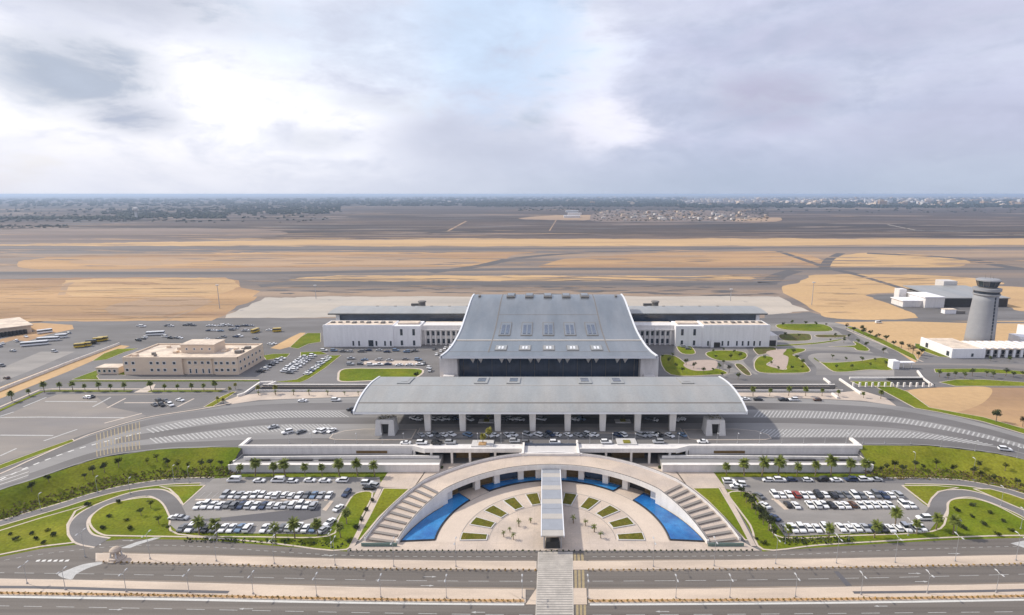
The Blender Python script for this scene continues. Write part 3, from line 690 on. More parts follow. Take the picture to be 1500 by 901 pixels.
# left sand field with tracks
far('sand_field',[(W0,405),(0,409),(130,406.5),(330,406.5),(350,411),(352,421),(384,427),(372,440),(310,470),(0,471),(W0,480)],'sandred',3)
far('sand_field',[(100,411),(200,408),(320,408),(345,414),(345,422),(300,433),(160,434),(110,434),(95,423)],'sand',4,True)
far('sand_field',[(160,447),(230,437),(300,437),(290,448),(235,463),(160,460)],'sandbrown',4,True)
strip('track',[(W0,470),(0,436.5),(60,424),(105,414)],3.5,'sandbrown',Z,6,False,step=S)
strip('track',[(105,414),(96,419),(90,432)],6,'sandbrown',Z,6,False,step=S)
strip('track',[(100,434),(180,436),(300,435.5)],3,'sandbrown',Z,6,False,step=S)
strip('track',[(240,470),(280,455),(310,441)],4,'sandbrown',Z,6,False,step=S)
# right sand fields
far('sand_field',[(1143,425),(1168,413),(1200,403),(1330,402.5),(1420,407),(1470,415),(1500,421),(W1,450),(W1,468),(1500,456),(1480,450),(1430,446),(1330,430),(1268,431.5),(1300,444),(1343,461),(1335,467),(1225,467),(1190,452)],'sand',7,True)
far('apron',[(1266,432),(1335,432),(1440,440),(1500,457),(1560,466),(1400,468),(1345,466),(1340,460),(1300,444)],'asphalt',9)
strip('taxiway',[(1200,391),(1260,404),(1330,425)],9,'taxidark',Z,10,False,step=S)
# concrete apron strip behind the piers
far('apron',[(388,436),(500,434),(1140,434),(1186,456),(1120,461),(330,466)],'concrete',3)
far('apron',[(1186,457),(1225,466.5),(1180,474),(1120,474),(1120,461)],'asphalt',4)
# fields further out, tracks and pale bare ground
LVB=[0]
for px,m in (([(W0,358),(W0,345),(100,335),(330,335),(420,342),(300,352),(0,357)],'earthbrown'),([(765,321),(800,316),(880,315),(880,321),(840,322.5)],'sandbrown'),([(870,324),(885,309),(960,308),(1060,309),(1120,318),(1125,324),(1000,325)],'earthbrown'),([(1080,320),(1140,319),(1132,325),(1080,325.5)],'sandbrown')):
    LVB[0]+=1; far('bare_ground',px,m,2+LVB[0],True)
for px,w,m in (([(W0,346),(500,343),(1000,341),(W1,340)],7,'sandbrown'),([(655,339),(683,324)],8,'sandbrown'),([(400,318),(500,305),(580,297)],12,'sandbrown'),([(W0,345),(0,335),(140,330),(260,322)],12,'sandbrown'),([(520,310),(660,306)],8,'sandbrown'),([(1300,329),(1340,337),(1500,344)],7,'concrete'),([(500,325),(760,322)],6,'sandbrown'),([(1130,322),(1500,327)],6,'sandbrown'),([(805,338),(815,322)],4,'sandbrown')):
    strip('track',px,w,m,Z,9,False,step=S)

# wind-blown streaks that break the edges of the sand, and wear on the gravel
def streaks(name,n,y0,y1,m,lv,x0=-350,x1=1850,lmin=20,lmax=110,h0=.12,h1=.45,seed=1,avoid=None):
    rs=random.Random(seed); b=MB()
    for i in range(n):
        x=rs.uniform(x0,x1); y=rs.uniform(y0,y1); L=rs.uniform(lmin,lmax); h=rs.uniform(h0,h1); k=7; sl=rs.uniform(-.012,.012); pts=[]
        if avoid and avoid(x,y): continue
        for j in range(k+1): t=j/k; pts.append((x+L*(t-.5),y+sl*L*t-h*math.sin(math.pi*t)*rs.uniform(.5,1.3)))
        for j in range(k,-1,-1): t=j/k; pts.append((x+L*(t-.5)+.2,y+sl*L*t+.02+h*math.sin(math.pi*t)*rs.uniform(.5,1.3)))
        SC[0]+=1; zz=Z+0.14+SC[0]*0.00013
        b.face([(*P(px_,py_,Z).xy,zz) for px_,py_ in pts])
    structure(b.build(name,m,shade='up'))
M['sandstreak']=M['sand']
streaks('sand_streaks',46,348.6,351,'sand',13,seed=2,lmin=30,lmax=150,h0=.15,h1=.5)
streaks('sand_streaks',40,357.5,361,'sandbrown',14,seed=3,h0=.1,h1=.35)
streaks('gravel_streaks',46,359,362,'taxi',15,seed=4,h0=.15,h1=.4)
streaks('sand_streaks',70,366,371,'sandbrown',16,seed=5,h0=.15,h1=.5)
streaks('gravel_streaks',80,369,392,'taxi',17,seed=6,lmin=30,lmax=130,h0=.2,h1=.8)
streaks('sand_streaks',60,372,391,'sandbrown',18,seed=7,lmin=30,lmax=150,h0=.2,h1=1.0)
streaks('sand_streaks',40,372,391,'sandred',19,seed=8,h0=.2,h1=.6)
streaks('sand_streaks',40,402,412,'sandbrown',20,seed=9,h0=.2,h1=.5,x0=380,x1=1130)
streaks('gravel_streaks',36,403,412,'taxi',21,seed=10,h0=.2,h1=.6,x0=380,x1=1130)
streaks('gravel_streaks',50,418,433,'taxidark',22,seed=11,h0=.3,h1=1.1,x0=400,x1=1130,lmax=70)
streaks('sand_streaks',26,418,433,'sandbrown',23,seed=12,h0=.15,h1=.5,x0=400,x1=1130,lmax=60)
streaks('sand_streaks',80,408,468,'sandbrown',24,seed=13,h0=.12,h1=.55,x0=-350,x1=310,lmin=50,lmax=150,avoid=lambda x,y: x>360-(y-405)*.9)
streaks('sand_streaks',46,410,468,'sandred',25,seed=14,h0=.4,h1=1.6,x0=-350,x1=290,lmin=50,lmax=150,avoid=lambda x,y: x>350-(y-405)*.9)
streaks('sand_streaks',26,404,420,'sandbrown',26,seed=15,h0=.12,h1=.45,x0=1200,x1=1400,lmin=30,lmax=90)
streaks('sand_streaks',14,422,460,'sandbrown',27,seed=16,h0=.1,h1=.4,x0=1205,x1=1255,lmin=25,lmax=60)
streaks('field_streaks',150,303,346,'earthbrown',13,seed=17,lmin=40,lmax=240,h0=.12,h1=.9)
streaks('field_streaks',60,305,346,'sandbrown',15,seed=18,lmin=30,lmax=160,h0=.06,h1=.28)
streaks('field_streaks',60,304,346,'taxidark',17,seed=19,lmin=40,lmax=220,h0=.1,h1=.6)
streaks('field_streaks',40,339,348,'sandbrown',19,seed=20,lmin=40,lmax=200,h0=.08,h1=.3)
# ================================================================== RETAINING STRUCTURES OF THE PLAZA
def arcwall(b,c,r0,r1,a0,a1,zf0,zf1,n=40,mi=0,s=1):
    "curved wall between radii r0 and r1; zf0/zf1 give bottom and top height from the angle"
    k=len(b.v)
    for i in range(n+1):
        a=a0+(a1-a0)*i/n
        for r,z in ((r0,zf0(a)),(r1,zf0(a)),(r1,zf1(a)),(r0,zf1(a))):
            x,y=pol(c,r,a); b.v.append((x*s,y,z))
    for i in range(n):
        p=k+i*4;q=p+4
        for e in range(4):
            f=(e+1)%4; b.f.append([p+e,q+e,q+f,p+f]); b.m.append(mi)
    b.f.append([k,k+1,k+2,k+3]); b.m.append(mi); p=k+4*n; b.f.append([p+3,p+2,p+1,p]); b.m.append(mi)
def deckz(a):
    if a<11: return 0.35
    if a<41: return 0.35+5.15*(a-11)/30
    return min(6.0, 5.5+0.5*(a-41)/30)
for s,side,lit in ((-1,'left','shaded'),(1,'right','sunlit')):
    t=thing('curved_staircase',(0,0,0),f'{side} half of the pale curved stairway and deck around the pools','staircase')
    b=MB(); arcwall(b,C1,RI+0.7,RO-0.7,41,90,lambda a:deckz(a)-0.9,deckz,30,s=s)
    arcwall(b,C1,RI+0.7,RO-0.7,10.9,41,lambda a:0,lambda a:max(0.2,deckz(a)-1.0),20,s=s)
    b.build('deck','paving',t)
    # flights: nine flights of risers with landings between
    for k in range(10):
        a0=11+3.0*k; st=MB(); z0=0.35+5.15*k/10
        for q in range(4):
            arcwall(st,C1,RI+0.8,RO-0.8,a0+q*0.33,a0+3.0,lambda a:z0-0.5 if q==0 else z0+0.1,lambda a,q=q:z0+0.515*(q+1)/4,3,s=s)
        st.build('stair_flight','paving',t)
        tr=MB(); arcwall(tr,C1,RI+1.6,RO-1.6,a0+0.0,a0+1.1,lambda a:z0+0.2,lambda a:z0+0.525,3,s=s); tr.build('riser_shade_band','lotpink',t)  # darker band paints the shading of the risers onto each flight
    b=MB(); arcwall(b,C1,RI,RI+0.7,11.5,42,lambda a:0,lambda a:deckz(a)+1.0,26,s=s); arcwall(b,C1,RI,RI+0.7,42,90,lambda a:deckz(a)-0.95,lambda a:deckz(a)+1.0,26,s=s); b.build('inner_wall','inwall',t)
    b=MB(); arcwall(b,C1,RI+0.15,RI+0.55,12,90,lambda a:deckz(a)+1.003,lambda a:deckz(a)+1.10,50,s=s); b.build('wall_rail','seam',t)
    b=MB(); arcwall(b,C1,RO-0.7,RO,10.9,90,lambda a:0 if a<60 else deckz(a)-1.5,lambda a:deckz(a)+1.0,50,s=s); b.build('outer_wall','whitewall',t)
    b=MB(); arcwall(b,C1,RO-0.5,RO-0.15,11,78,lambda a:deckz(a)+1.003,lambda a:deckz(a)+1.10,40,s=s); b.build('wall_rail','seam',t)
    # arcade under the deck
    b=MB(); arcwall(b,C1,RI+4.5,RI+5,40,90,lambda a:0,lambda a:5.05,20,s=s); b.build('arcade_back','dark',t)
    for a in (44.6,57.7,66.5,77,84.6):
        x,y=pol(C1,RI+0.6,a); w=1.1; ca,sa=math.cos(R(a)),math.sin(R(a)); q=MB(); pts=[]
        for u,v in ((-w,1.2),(w,1.2),(w,3.4),(-w,3.4)):
            pts.append(((x+(-sa*u+ca*v))*s,y+ca*u+sa*v))
        if s<0: pts=pts[::-1]
        q.prism(pts,0,5.15); q.build('pillar','inwall',t)
    for a0,a1,m in ((41.3,43.4,'gold'),(58.9,65.3,'gold'),(67.9,75.8,'glass'),(78.2,83.4,'gold'),(46,50,'gold')):
        b=MB(); arcwall(b,C1,RI+4.1,RI+4.3,a0,a1,lambda a:0.3,lambda a:5.0,6,s=s); b.build('arcade_panel',m,t)
    b=MB(); x0=pol(C1,RI,11)[0]; x1=pol(C1,RO,11)[0]; b.box(min(x0*s,x1*s),max(x0*s,x1*s),160.4,160.7,0.15,1.25)
    b.build('glass_screen','greenglass',t)
for s,side in ((-1,'left'),(1,'right')):
    t=thing('retaining_wall',(s*90,209.3,0),f'long stepped pale retaining wall with sloping ramp above the {side} car park','retaining wall')
    b=MB(); xa,xb=sorted((s*45,s*129)); b.box(xa,xb,209.3,211.5,0,3.05); b.build('lower_wall','whitewall',t)
    b=MB(); b.box(xa-.1,xb+.1,209.1,209.9,3.05,3.35); b.build('coping','inwall',t)
    b=MB(); b.box(xa,xb,211.5,219.4,0,2.95); b.build('terrace','forecourt',t)
    # ramp parapet between the two walls
    n0=[(s*126,214.0,3.0,4.3),(s*100,214.6,3.0,4.3),(s*60,215.4,3.0,4.3),(s*46,215.4,3.0,4.0)]
    b=MB()
    for p,q in zip(n0,n0[1:]):
        b.v+= [(p[0],p[1],p[2]),(p[0],p[1]+.5,p[2]),(p[0],p[1]+.5,p[3]),(p[0],p[1],p[3]),(q[0],q[1],q[2]),(q[0],q[1]+.5,q[2]),(q[0],q[1]+.5,q[3]),(q[0],q[1],q[3])]
        k=len(b.v)-8
        for e in range(4): f=(e+1)%4; b.f.append([k+e,k+4+e,k+4+f,k+f]); b.m.append(0)
    b.build('ramp_parapet','inwall',t)
    for xc,w in ((119,4),(103,5.5),(91,4)):
        q=MB(); q.box(s*xc-w,s*xc+w,213.2,213.9,2.96,3.5); q.build('slot','dark',t)
    xa2,xb2=sorted((s*58,s*129)); b=MB(); b.box(xa2,xb2,219.4,227,0,5.98); b.build('upper_wall','whitewall',t)
    b=MB(); b.box(xa2,xb2,219.1,220.0,5.98,6.95); b.build('parapet','inwall',t)
    b=MB(); xq=sorted((s*129,s*129.8)); b.box(xq[0],xq[1],209.0,227,0,3.3); b.build('end_wall','inwall',t)
    b=MB(); xq=sorted((s*129,s*130.5)); b.box(xq[0],xq[1],219.1,227,3.3,6.95); b.build('end_wall','inwall',t)
    for xc in (75,):
        q=MB(); q.box(s*xc-6.5,s*xc+6.5,219.2,219.35,3.4,4.5); q.build('slot','gold',t)
# viaduct edge above the arcade, with columns
for s,side in ((-1,'left'),(1,'right')):
    t=thing('forecourt_viaduct',(s*30,216.5,0),f'pale forecourt edge on thin columns over a dark arcade, {side} of the central bridge','viaduct')
    b=MB(); xa,xb=sorted((s*12,s*52)); b.box(xa,xb,216.5,227,5.0,5.98); b.build('deck','whitewall',t)
    b=MB(); b.box(xa,xb,216.2,216.9,5.2,7.0); b.build('parapet','inwall',t)
    # the parapet kinks back to the main wall line
    q=MB(); pts=[(s*52,216.2),(s*58,219.1),(s*58,219.8),(s*52,216.9)]; q.prism(pts,4.8,6.98); q.build('parapet','inwall',t)
    q=MB(); pts=[(s*52,216.5),(s*58,219.4),(s*58,227),(s*52,227)]; q.prism(pts,4.9,5.98); q.build('deck','whitewall',t)
    for x in (57,49.5,41,33.5,23):
        q=MB(); y=216.6+(0 if x<52 else 1.9); q.box(s*x-.45,s*x+.45,y,y+.9,0,5.0); q.build('column','inwall',t)
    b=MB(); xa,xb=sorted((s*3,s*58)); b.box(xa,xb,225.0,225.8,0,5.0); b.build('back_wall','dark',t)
    for x0,x1 in ((26,40),(50,56)):
        q=MB(); xa,xb=sorted((s*x0,s*x1)); q.box(xa,xb,222,224.9,0,4.9); q.build('arcade_panel','gold',t)
    q=MB(); xa,xb=sorted((s*44,s*57)); q.box(xa,xb,212,213,0.14,1.0); q.build('planter','leafdark',t)
t=thing('entrance_bridge',(0,216,0),'short pale bridge deck with square parapets joining the stairway top to the forecourt','bridge')
b=MB(); b.box(-12,12,211.5,227,5.0,6.0); b.build('deck','stone',t)
for x in (-11.7,10.9):
    b=MB(); b.box(x,x+.8,211.5,224,6.0,7.25); b.build('parapet','inwall',t)
b=MB(); b.box(-10.9,10.9,221.0,221.5,6.0,6.8); b.build('glass_screen','skylight',t)
b=MB(); b.box(-10.9,10.9,211.6,212.2,6.0,7.0); b.build('parapet','inwall',t)
# covered walkway
t=thing('covered_walkway',(0,180,0),'long flat striped metal canopy over the central path leading to the crosswalk','canopy')
for i in range(14):
    y0=158.3+i*3.1; b=MB(); b.box(-3.4,3.4,y0,y0+3.06,4.95,5.3+0.04*(i%2)); b.build('roof_panel','steel' if i%3 else 'tan',t)  # steel-blue and tan colours paint reflections on the metal panels
b=MB(); b.box(-3.7,-3.4,158.2,201.6,4.8,5.4); b.box(3.4,3.7,158.2,201.6,4.8,5.4); b.build('gutter','trim',t)
for i in range(8):
    for x in (-2.7,2.7):
        b=MB(); b.tube((x,159.5+i*5.6,0.15),(x,159.5+i*5.6,4.95),0.22); b.build('post','metalpost',t)
b=MB(); b.frus((0,161),2.4,1.6,0.15,2.0,1.2,2.2); b.build('counter','dark',t)

# ================================================================== FORECOURT CANOPY
YE=231.0
prof=[(231,16.9),(231.6,17.3),(236,19.0),(242,20.3),(249,21.1),(257,21.2),(265,20.5),(271.5,19.6)]
def prof_at(pr,y):
    return interp(pr,y)
t=thing('entrance_canopy',(0,250,Z),'wide curved grey metal canopy on white columns across the drop-off forecourt','canopy')
def roofmesh(pr,half,th,nx=40,curve=0.0,flare=None):
    b=MB(); sp=smooth(pr,5,False); m=len(sp)
    for y,z in sp:
        hw=half if flare is None else interp(flare,y)
        for i in range(nx+1):
            u=-1+2*i/nx; b.v.append((u*hw,y,z+curve*u*u))
    for y,z in sp:
        hw=half if flare is None else interp(flare,y)
        for i in range(nx+1):
            u=-1+2*i/nx; b.v.append((u*hw,y,z+curve*u*u-th))
    W=nx+1; O=m*W
    for j in range(m-1):
        for i in range(nx):
            a=j*W+i; b.f.append([a,a+1,a+W+1,a+W]); b.m.append(0)
            b.f.append([O+a,O+a+W,O+a+W+1,O+a+1]); b.m.append(1)
    for j in range(m-1):
        a=j*W; b.f.append([a,a+W,O+a+W,O+a]); b.m.append(1); a=j*W+nx; b.f.append([a,O+a,O+a+W,a+W]); b.m.append(1)
    for i in range(nx):
        b.f.append([i,O+i,O+i+1,i+1]); b.m.append(1); a=(m-1)*W+i; b.f.append([a,a+1,O+a+1,O+a]); b.m.append(1)
    return b
roofmesh(prof,85.4,0.9).build('roof',['canopyroof','trim'],t)
def onroof(pr,x0,x1,y0,y1,h0,h1,m,name,par,n=1,skew=0):
    sp=smooth(pr,5,False); b=MB()
    for k in range(n):
        ya=y0+(y1-y0)*k/n; yb=y0+(y1-y0)*(k+1)/n; za,zb=interp(sp,ya),interp(sp,yb)
        v=[(x0,ya,za+h0),(x1,ya,za+h0),(x1,yb,zb+h0),(x0,yb,zb+h0),(x0,ya,za+h1),(x1,ya,za+h1),(x1,yb,zb+h1),(x0,yb,zb+h1)]
        q=len(b.v); b.v+=v
        for f in ((0,3,2,1),(4,5,6,7),(0,1,5,4),(1,2,6,5),(2,3,7,6),(3,0,4,7)): b.f.append([q+i for i in f]); b.m.append(0)
    return b.build(name,m,par)
onroof(prof,-85,85,236.1,236.9,0.02,0.06,'seam','roof_joint',t)
onroof(prof,-84.9,84.9,253.5,254.0,0.02,0.10,'tan','roof_joint',t)
sp=smooth(prof,5,False)
for x,w in ((-70,3),(-33,3.2),(-17.5,3.2),(17,3.2),(32.5,3.2),(66,3)):
    f=onroof(prof,x-w,x+w,256,268,0.02,0.45,'canopyroof','skylight_frame',t,3)
    q=onroof(prof,x-w+1.3,x+w-1.3,258.5,265.5,0.46,0.55,'pane' if abs(x)<60 else 'canopyroof','skylight',f if False else t,3)
# edge strips
for s in (-1,1):
    b=MB(); a=smooth(prof,5,False)
    for i in range(len(a)-1):
        x0,x1=sorted((s*85.3,s*86.0)); y0,z0=a[i]; y1,z1=a[i+1]
        q=len(b.v); b.v+=[(x0,y0,z0-1),(x1,y0,z0-1),(x1,y1,z1-1),(x0,y1,z1-1),(x0,y0,z0+.35),(x1,y0,z0+.35),(x1,y1,z1+.35),(x0,y1,z1+.35)]
        for f in ((0,3,2,1),(4,5,6,7),(0,1,5,4),(1,2,6,5),(2,3,7,6),(3,0,4,7)): b.f.append([q+k for k in f]); b.m.append(0)
    b.build('edge_trim','trim',t)
for k in range(8):
    x=-54.6+15.6*k; b=MB()
    # flat white blade column, a little wider at the top, with a capital
    b.frus((x,236.2),1.25,0.9,Z,1.5,1.3,15.8); b.frus((x,236.2),2.0,2.2,15.8,2.4,3.0,17.2); b.build('column','inwall',t)
    q=MB(); q.frus((x,262),1.0,0.9,Z,1.2,1.1,19.4); q.build('column','inwall',t)
b=MB(); b.box(-84,84,232.0,270,17.05,17.4) if False else None
# hall front behind the columns
t2=thing('terminal_hall',(0,268,Z),'low dark glazed hall front behind the forecourt columns','hall')
b=MB(); b.box(-72,72,262,270.5,Z,17.4); b.build('glass_wall','glass',t2)
b=MB(); b.box(-73,73,262.2,271,17.4,17.9); b.build('roof','canopyroof',t2)
for x in range(-70,71,7):
    q=MB(); q.box(x-.15,x+.15,261.8,262,Z,17.5); q.build('mullion','trim',t2)
# stone gate kiosks
for s,side in ((-1,'left'),(1,'right')):
    x=s*72.5; t=thing('gate_kiosk',(x,233.5,Z),f'tapered pale stone gatehouse with a planted top at the {side} end of the columns','kiosk')
    b=MB(); b.frus((x-2.9,234),1.5,3.6,Z,1.0,2.6,13.0); b.build('wall','stone',t)
    b=MB(); b.frus((x+2.9,234),1.5,3.6,Z,1.0,2.6,13.0); b.build('wall','stone',t)
    b=MB(); b.box(x-3.3,x+3.3,231.5,236.5,11.2,13.1); b.build('lintel','stone',t)
    b=MB(); b.box(x-1.9,x+1.9,233,236.8,Z,11.2); b.build('door','dark',t)
    b=MB()
    for i in range(60):
        c=Vector((x+random.uniform(-3,3),random.uniform(231.7,236.3),13.2+random.uniform(0,.9)));
        d=[c+Vector((random.uniform(-.6,.6),random.uniform(-.6,.6),random.uniform(-.3,.4))) for _ in range(3)]; b.face(d)
    b.build('planting','leafbrown',t)
# islands on the forecourt
for s in (-1,1):
    pts=[(s*96,228),(s*93,226.6),(s*84,226.3),(s*64,226.3),(s*60,227.5),(s*60,237.5),(s*84,238),(s*92,236),(s*96,232)]
    kerbed('kerb_island',pts if s>0 else pts[::-1],'forecourt' if False else 'asphalt_light',Z,kw=.4,world=True,h=.2)
kerbed('kerb_island',[(-59,233.5),(59,233.5),(59,239),(-59,239)],'asphalt_light',Z,kw=.3,world=True,h=.2)
kerbed('kerb_island',[(-75,255.5),(75,255.5),(75,261.8),(-75,261.8)],'asphalt_light',Z,kw=.3,world=True,h=.2)

# ================================================================== MAIN TERMINAL
mp=[(293,24.0),(301,24.35),(320,24.7),(343,25.9),(362,28.9),(382,32.7),(396,35.2),(408,36.2),(417,36.0)]
fl=[(293,58.5),(300,56.6),(312,55.6),(330,55.3),(417,55.3)]
T=thing('airport_terminal',(0,355,Z),'main terminal with a huge sweeping grey metal roof rising towards the airfield','terminal')
roofmesh(mp,56,1.3,40,flare=fl).build('roof',['roof','trim'],T)
for s in (-1,1):
    b=MB(); a=smooth(mp,5,False)
    for i in range(len(a)-1):
        (y0,z0),(y1,z1)=a[i],a[i+1]; h0,h1=interp(fl,y0),interp(fl,y1)
        q=len(b.v); b.v+=[(s*(h0-.5),y0,z0-1.5),(s*(h0+.5),y0,z0-1.5),(s*(h1+.5),y1,z1-1.5),(s*(h1-.5),y1,z1-1.5),(s*(h0-.5),y0,z0+.5),(s*(h0+.5),y0,z0+.5),(s*(h1+.5),y1,z1+.5),(s*(h1-.5),y1,z1+.5)]
        for f in ((0,3,2,1),(4,5,6,7),(0,1,5,4),(1,2,6,5),(2,3,7,6),(3,0,4,7)): b.f.append([q+k for k in f]); b.m.append(0)
    b.build('edge_trim','trim',T)
onroof(mp,-55,55,323.5,325.2,0.02,0.08,'tan','roof_joint',T); onroof(mp,-55,55,322.5,323.4,0.02,0.10,'seam','roof_joint',T)
onroof(mp,-55,55,300.6,301.0,0.02,0.06,'seam','roof_joint',T)
onroof(mp,-33,33,370,370.5,0.02,0.06,'seam','roof_joint',T)
for s in (-1,1):
    x=s*33.5; onroof(mp,x-.35,x+.35,300,416.5,0.02,0.10,'seam','roof_joint',T,24)
for k in range(5):
    x=-27+13.5*k
    f=onroof(mp,x-3.6,x+3.6,333,357,0.02,0.30,'seam','skylight_frame',T,4)
    onroof(mp,x-3.2,x+3.2,334,356,0.31,0.42,'roof','skylight_kerb',T,4)
    for dx in (-1.4,1.4): onroof(mp,x+dx-.9,x+dx+.9,336,352,0.43,0.6,'skylight','skylight',T,3)
    onroof(mp,x-3.4,x+3.4,303,313,0.02,0.22,'seam','skylight_frame',T,3)
    onroof(mp,x-3.1,x+3.1,303.6,312.4,0.23,0.4,'canopyroof','skylight_kerb',T,3)
    for dx in (-1.5,0.3): onroof(mp,x+dx,x+dx+1.1,305,310,0.41,0.55,'trim','vent',T,1)
    onroof(mp,x-3,x+3,402,415,0.02,1.2,'seam','roof_vent',T,2); onroof(mp,x-2.4,x+2.4,404,413,1.21,1.5,'roof','roof_vent',T,2)
for s in (-1,1): onroof(mp,s*50-.8,s*50+.8,405,409,0.02,1.0,'seam','roof_vent',T,1)
# curtain wall, mullions, zigzag brackets
b=MB(); b.box(-50.4,50.4,304,308,Z,23.9); b.build('glass_wall','glass',T)
for x in range(-48,49,8):
    q=MB(); q.box(x-.1,x+.1,303.8,304,Z,23.8); q.build('mullion','seam',T)
for zz in ():
    q=MB(); q.box(-47,47,303.8,303.99,zz,zz+.25); q.build('transom','seam',T)
for k in range(6):
    x=-40+16*k
    for dx in (-2.2,2.2):
        q=MB(); q.face([(x+dx-2.1,297.2,22.9),(x+dx+2.1,297.2,22.9),(x+dx,300.4,17.9)]); q.face([(x+dx-2.1,297.6,22.9),(x+dx,300.8,17.9),(x+dx+2.1,297.6,22.9)]); q.build('bracket','inwall',T)
b=MB(); b.box(-54,54,302.0,303.0,22.2,23.2) if False else b.box(-56,56,295,296,22.6,22.9); b.build('eave_beam','seam',T)
for s in (-1,1):
    xa,xb=sorted((s*50.5,s*60.3)); b=MB(); b.box(xa,xb,297.5,305,Z,21.9); b.build('side_block','beige' if False else 'whitewall',T)
    xa,xb=sorted((s*46,s*64)); b=MB(); b.box(xa,xb,291,297.4,Z,10.0); b.build('porch_block','beigeroof',T)
    xa,xb=sorted((s*52,s*58)); b=MB(); b.box(xa,xb,293.5,297.3,10.0,12.5); b.build('porch_block','whitewall',T)
# hall body under the roof (stepped so it stays below the sweep)
for y0,y1,zt in ((308,340,23.2),(340,360,24.2),(360,380,27.0),(380,398,31.0),(398,414,34.0)):
    b=MB(); b.box(-53,53,y0,y1,Z,zt); b.build('hall_wall','whitewall',T)
# ================================================================== WINGS AND PIERS
def window(par,x0,x1,y,z0,z1,m='pane',fr='trim',d=0.15):
    "frame proud of the wall with a glass pane set inside; wall face at y, looking towards -Y"
    f=MB(); w=0.18
    f.box(x0-w,x1+w,y-d,y-.003,z1,z1+w); f.box(x0-w,x1+w,y-d,y-.003,z0-w,z0); f.box(x0-w,x0,y-d,y-.003,z0,z1); f.box(x1,x1+w,y-d,y-.003,z0,z1)
    fo=f.build('window',fr,par); WL[fo.name]=WL[par.name]
    p=MB(); p.box(x0,x1,y-.05,y-.004,z0,z1); p.build('pane',m,fo)
for s,side in ((-1,'left'),(1,'right')):
    t=thing('terminal_wing',(s*110,385,Z),f'long windowless white block wing extending {side} from the main terminal','terminal wing')
    X0,X1=107,(155.5 if s<0 else 153.5); y=377.6
    xa,xb=sorted((s*X0,s*X1)); b=MB(); b.box(xa,xb,y,394,Z,21.0); b.build('white_block','white',t)
    for yy in ((y+.2,y+.9),):
        b=MB(); b.box(xa+.3,xb-.3,yy[0],yy[1],21.0,21.6); b.build('parapet','white',t)
    b=MB(); b.box(xa+.9,xb-.9,y+.9,393,21.0,21.12); b.build('flat_roof','beigeroof',t)
    for i in range(9):
        q=MB(); x=xa+4+i*(xb-xa-8)/8; q.box(x-1.2,x+1.2,384+random.uniform(0,3),388,21.13,21.7+random.uniform(0,.4)); q.build('rooftop_unit','seam',t)
    for i,(x) in enumerate((109,113,119,131,135) if s<0 else (111,121,125,131,135,139,143,147)):
        window(t,s*x-.6,s*x+.6,y,6.8,10.2)
    if s<0: window(t,-124.5,-121,y,6.4,10.8)
    else:
        q=MB(); q.box(113,119,y-1.5,y-.01,Z,9.2); q.build('entrance','dark',t)
        q=MB(); q.box(112.4,114.6,y-1.7,y-1.51,Z,11.0); q.build('entrance_fin','white',t)
    # window bay
    xa,xb=sorted((s*88.5,s*107)); b=MB(); b.box(xa,xb,y+.8,394,Z,20.6); b.build('window_block','white',t)
    for x in (93,101.5):
        window(t,s*x-.9,s*x+.9,y+.8,14,18.5); window(t,s*x-.8,s*x+.8,y+.8,6.9,10.4)
    q=MB(); q.box(xa+2,xb-2,383,390,20.6,21.8); q.build('rooftop_unit','beigeroof',t)
    # recessed arcade
    xa,xb=sorted((s*54,s*88.5)); b=MB(); b.box(xa,xb,384,394,Z,19.8); b.build('recessed_wall','whitewall',t)
    for i in range(9):
        x=s*(86-i*3.6); q=MB(); q.box(x-.5,x+.5,382.6,384,Z,16.5); q.build('pilaster','whitewall',t)
        if i<8:
            xx=s*(86-i*3.6-1.8); window(t,xx-.9,xx+.9,384,12.5,15.6); window(t,xx-.9,xx+.9,384,6.8,10.2)
    b=MB(); b.box(xa,xb,382.4,384.2,16.5,17.3); b.build('cornice','whitewall',t)
    b=MB(); b.box(xa,xb,394,400,Z,19.0); b.build('link_roof','beigeroof',t)
    if s>0:
        q=MB(); q.box(153.5,160,380,392,Z,13.5); q.build('side_annex','whitewall',t); q=MB(); q.box(154.5,159,379.7,379.99,Z,10); q.build('doorway','dark',t)
    p=thing('departure_pier',(s*108,415,Z),f'long low pier with dark glass band and flat grey roof behind the {side} white wing','pier')
    xe=155.5; xa,xb=sorted((s*50,s*xe)); b=MB(); b.box(xa,xb,406,427,Z,23.7); b.build('glass_wall','glass',p)
    xa,xb=sorted((s*50,s*161)); 
    pts=[(402.5,24.1),(404,24.6),(416,25.3),(430,24.6)]
    b=MB(); L=smooth(pts,4,False)
    for i in range(len(L)-1):
        (y0,z0),(y1,z1)=L[i],L[i+1]; q=len(b.v)
        b.v+=[(xa,y0,z0-.7),(xb,y0,z0-.7),(xb,y1,z1-.7),(xa,y1,z1-.7),(xa,y0,z0),(xb,y0,z0),(xb,y1,z1),(xa,y1,z1)]
        for f in ((0,3,2,1),(4,5,6,7),(0,1,5,4),(1,2,6,5),(2,3,7,6),(3,0,4,7)): b.f.append([q+k for k in f]); b.m.append(0)
    b.build('roof','canopyroof',p)
    q=MB(); xq=sorted((s*153.6,s*156.2)); q.box(xq[0],xq[1],405.2,405.8,Z,23.6); q.build('end_pier','white',p)
    xm=s*(99 if s<0 else 85)
    q=MB(); q.tube((xm,436,Z+4),(xm,436,26.5),2.6,2.6,12); q.tube((xm,436,26.5),(xm,436,27.4),3.4,3.0,12); q.build('bridge_rotunda','seam',p)
    q=MB(); q.box(xm-9,xm-2,437,439.5,22.5,25); q.build('boarding_bridge','seam',p)
    for i in range(6):
        x=s*(62+i*14); q=MB(); q.box(x-1,x+1,427.5,428.5,24.2,25.0); q.build('roof_vent','seam',p)

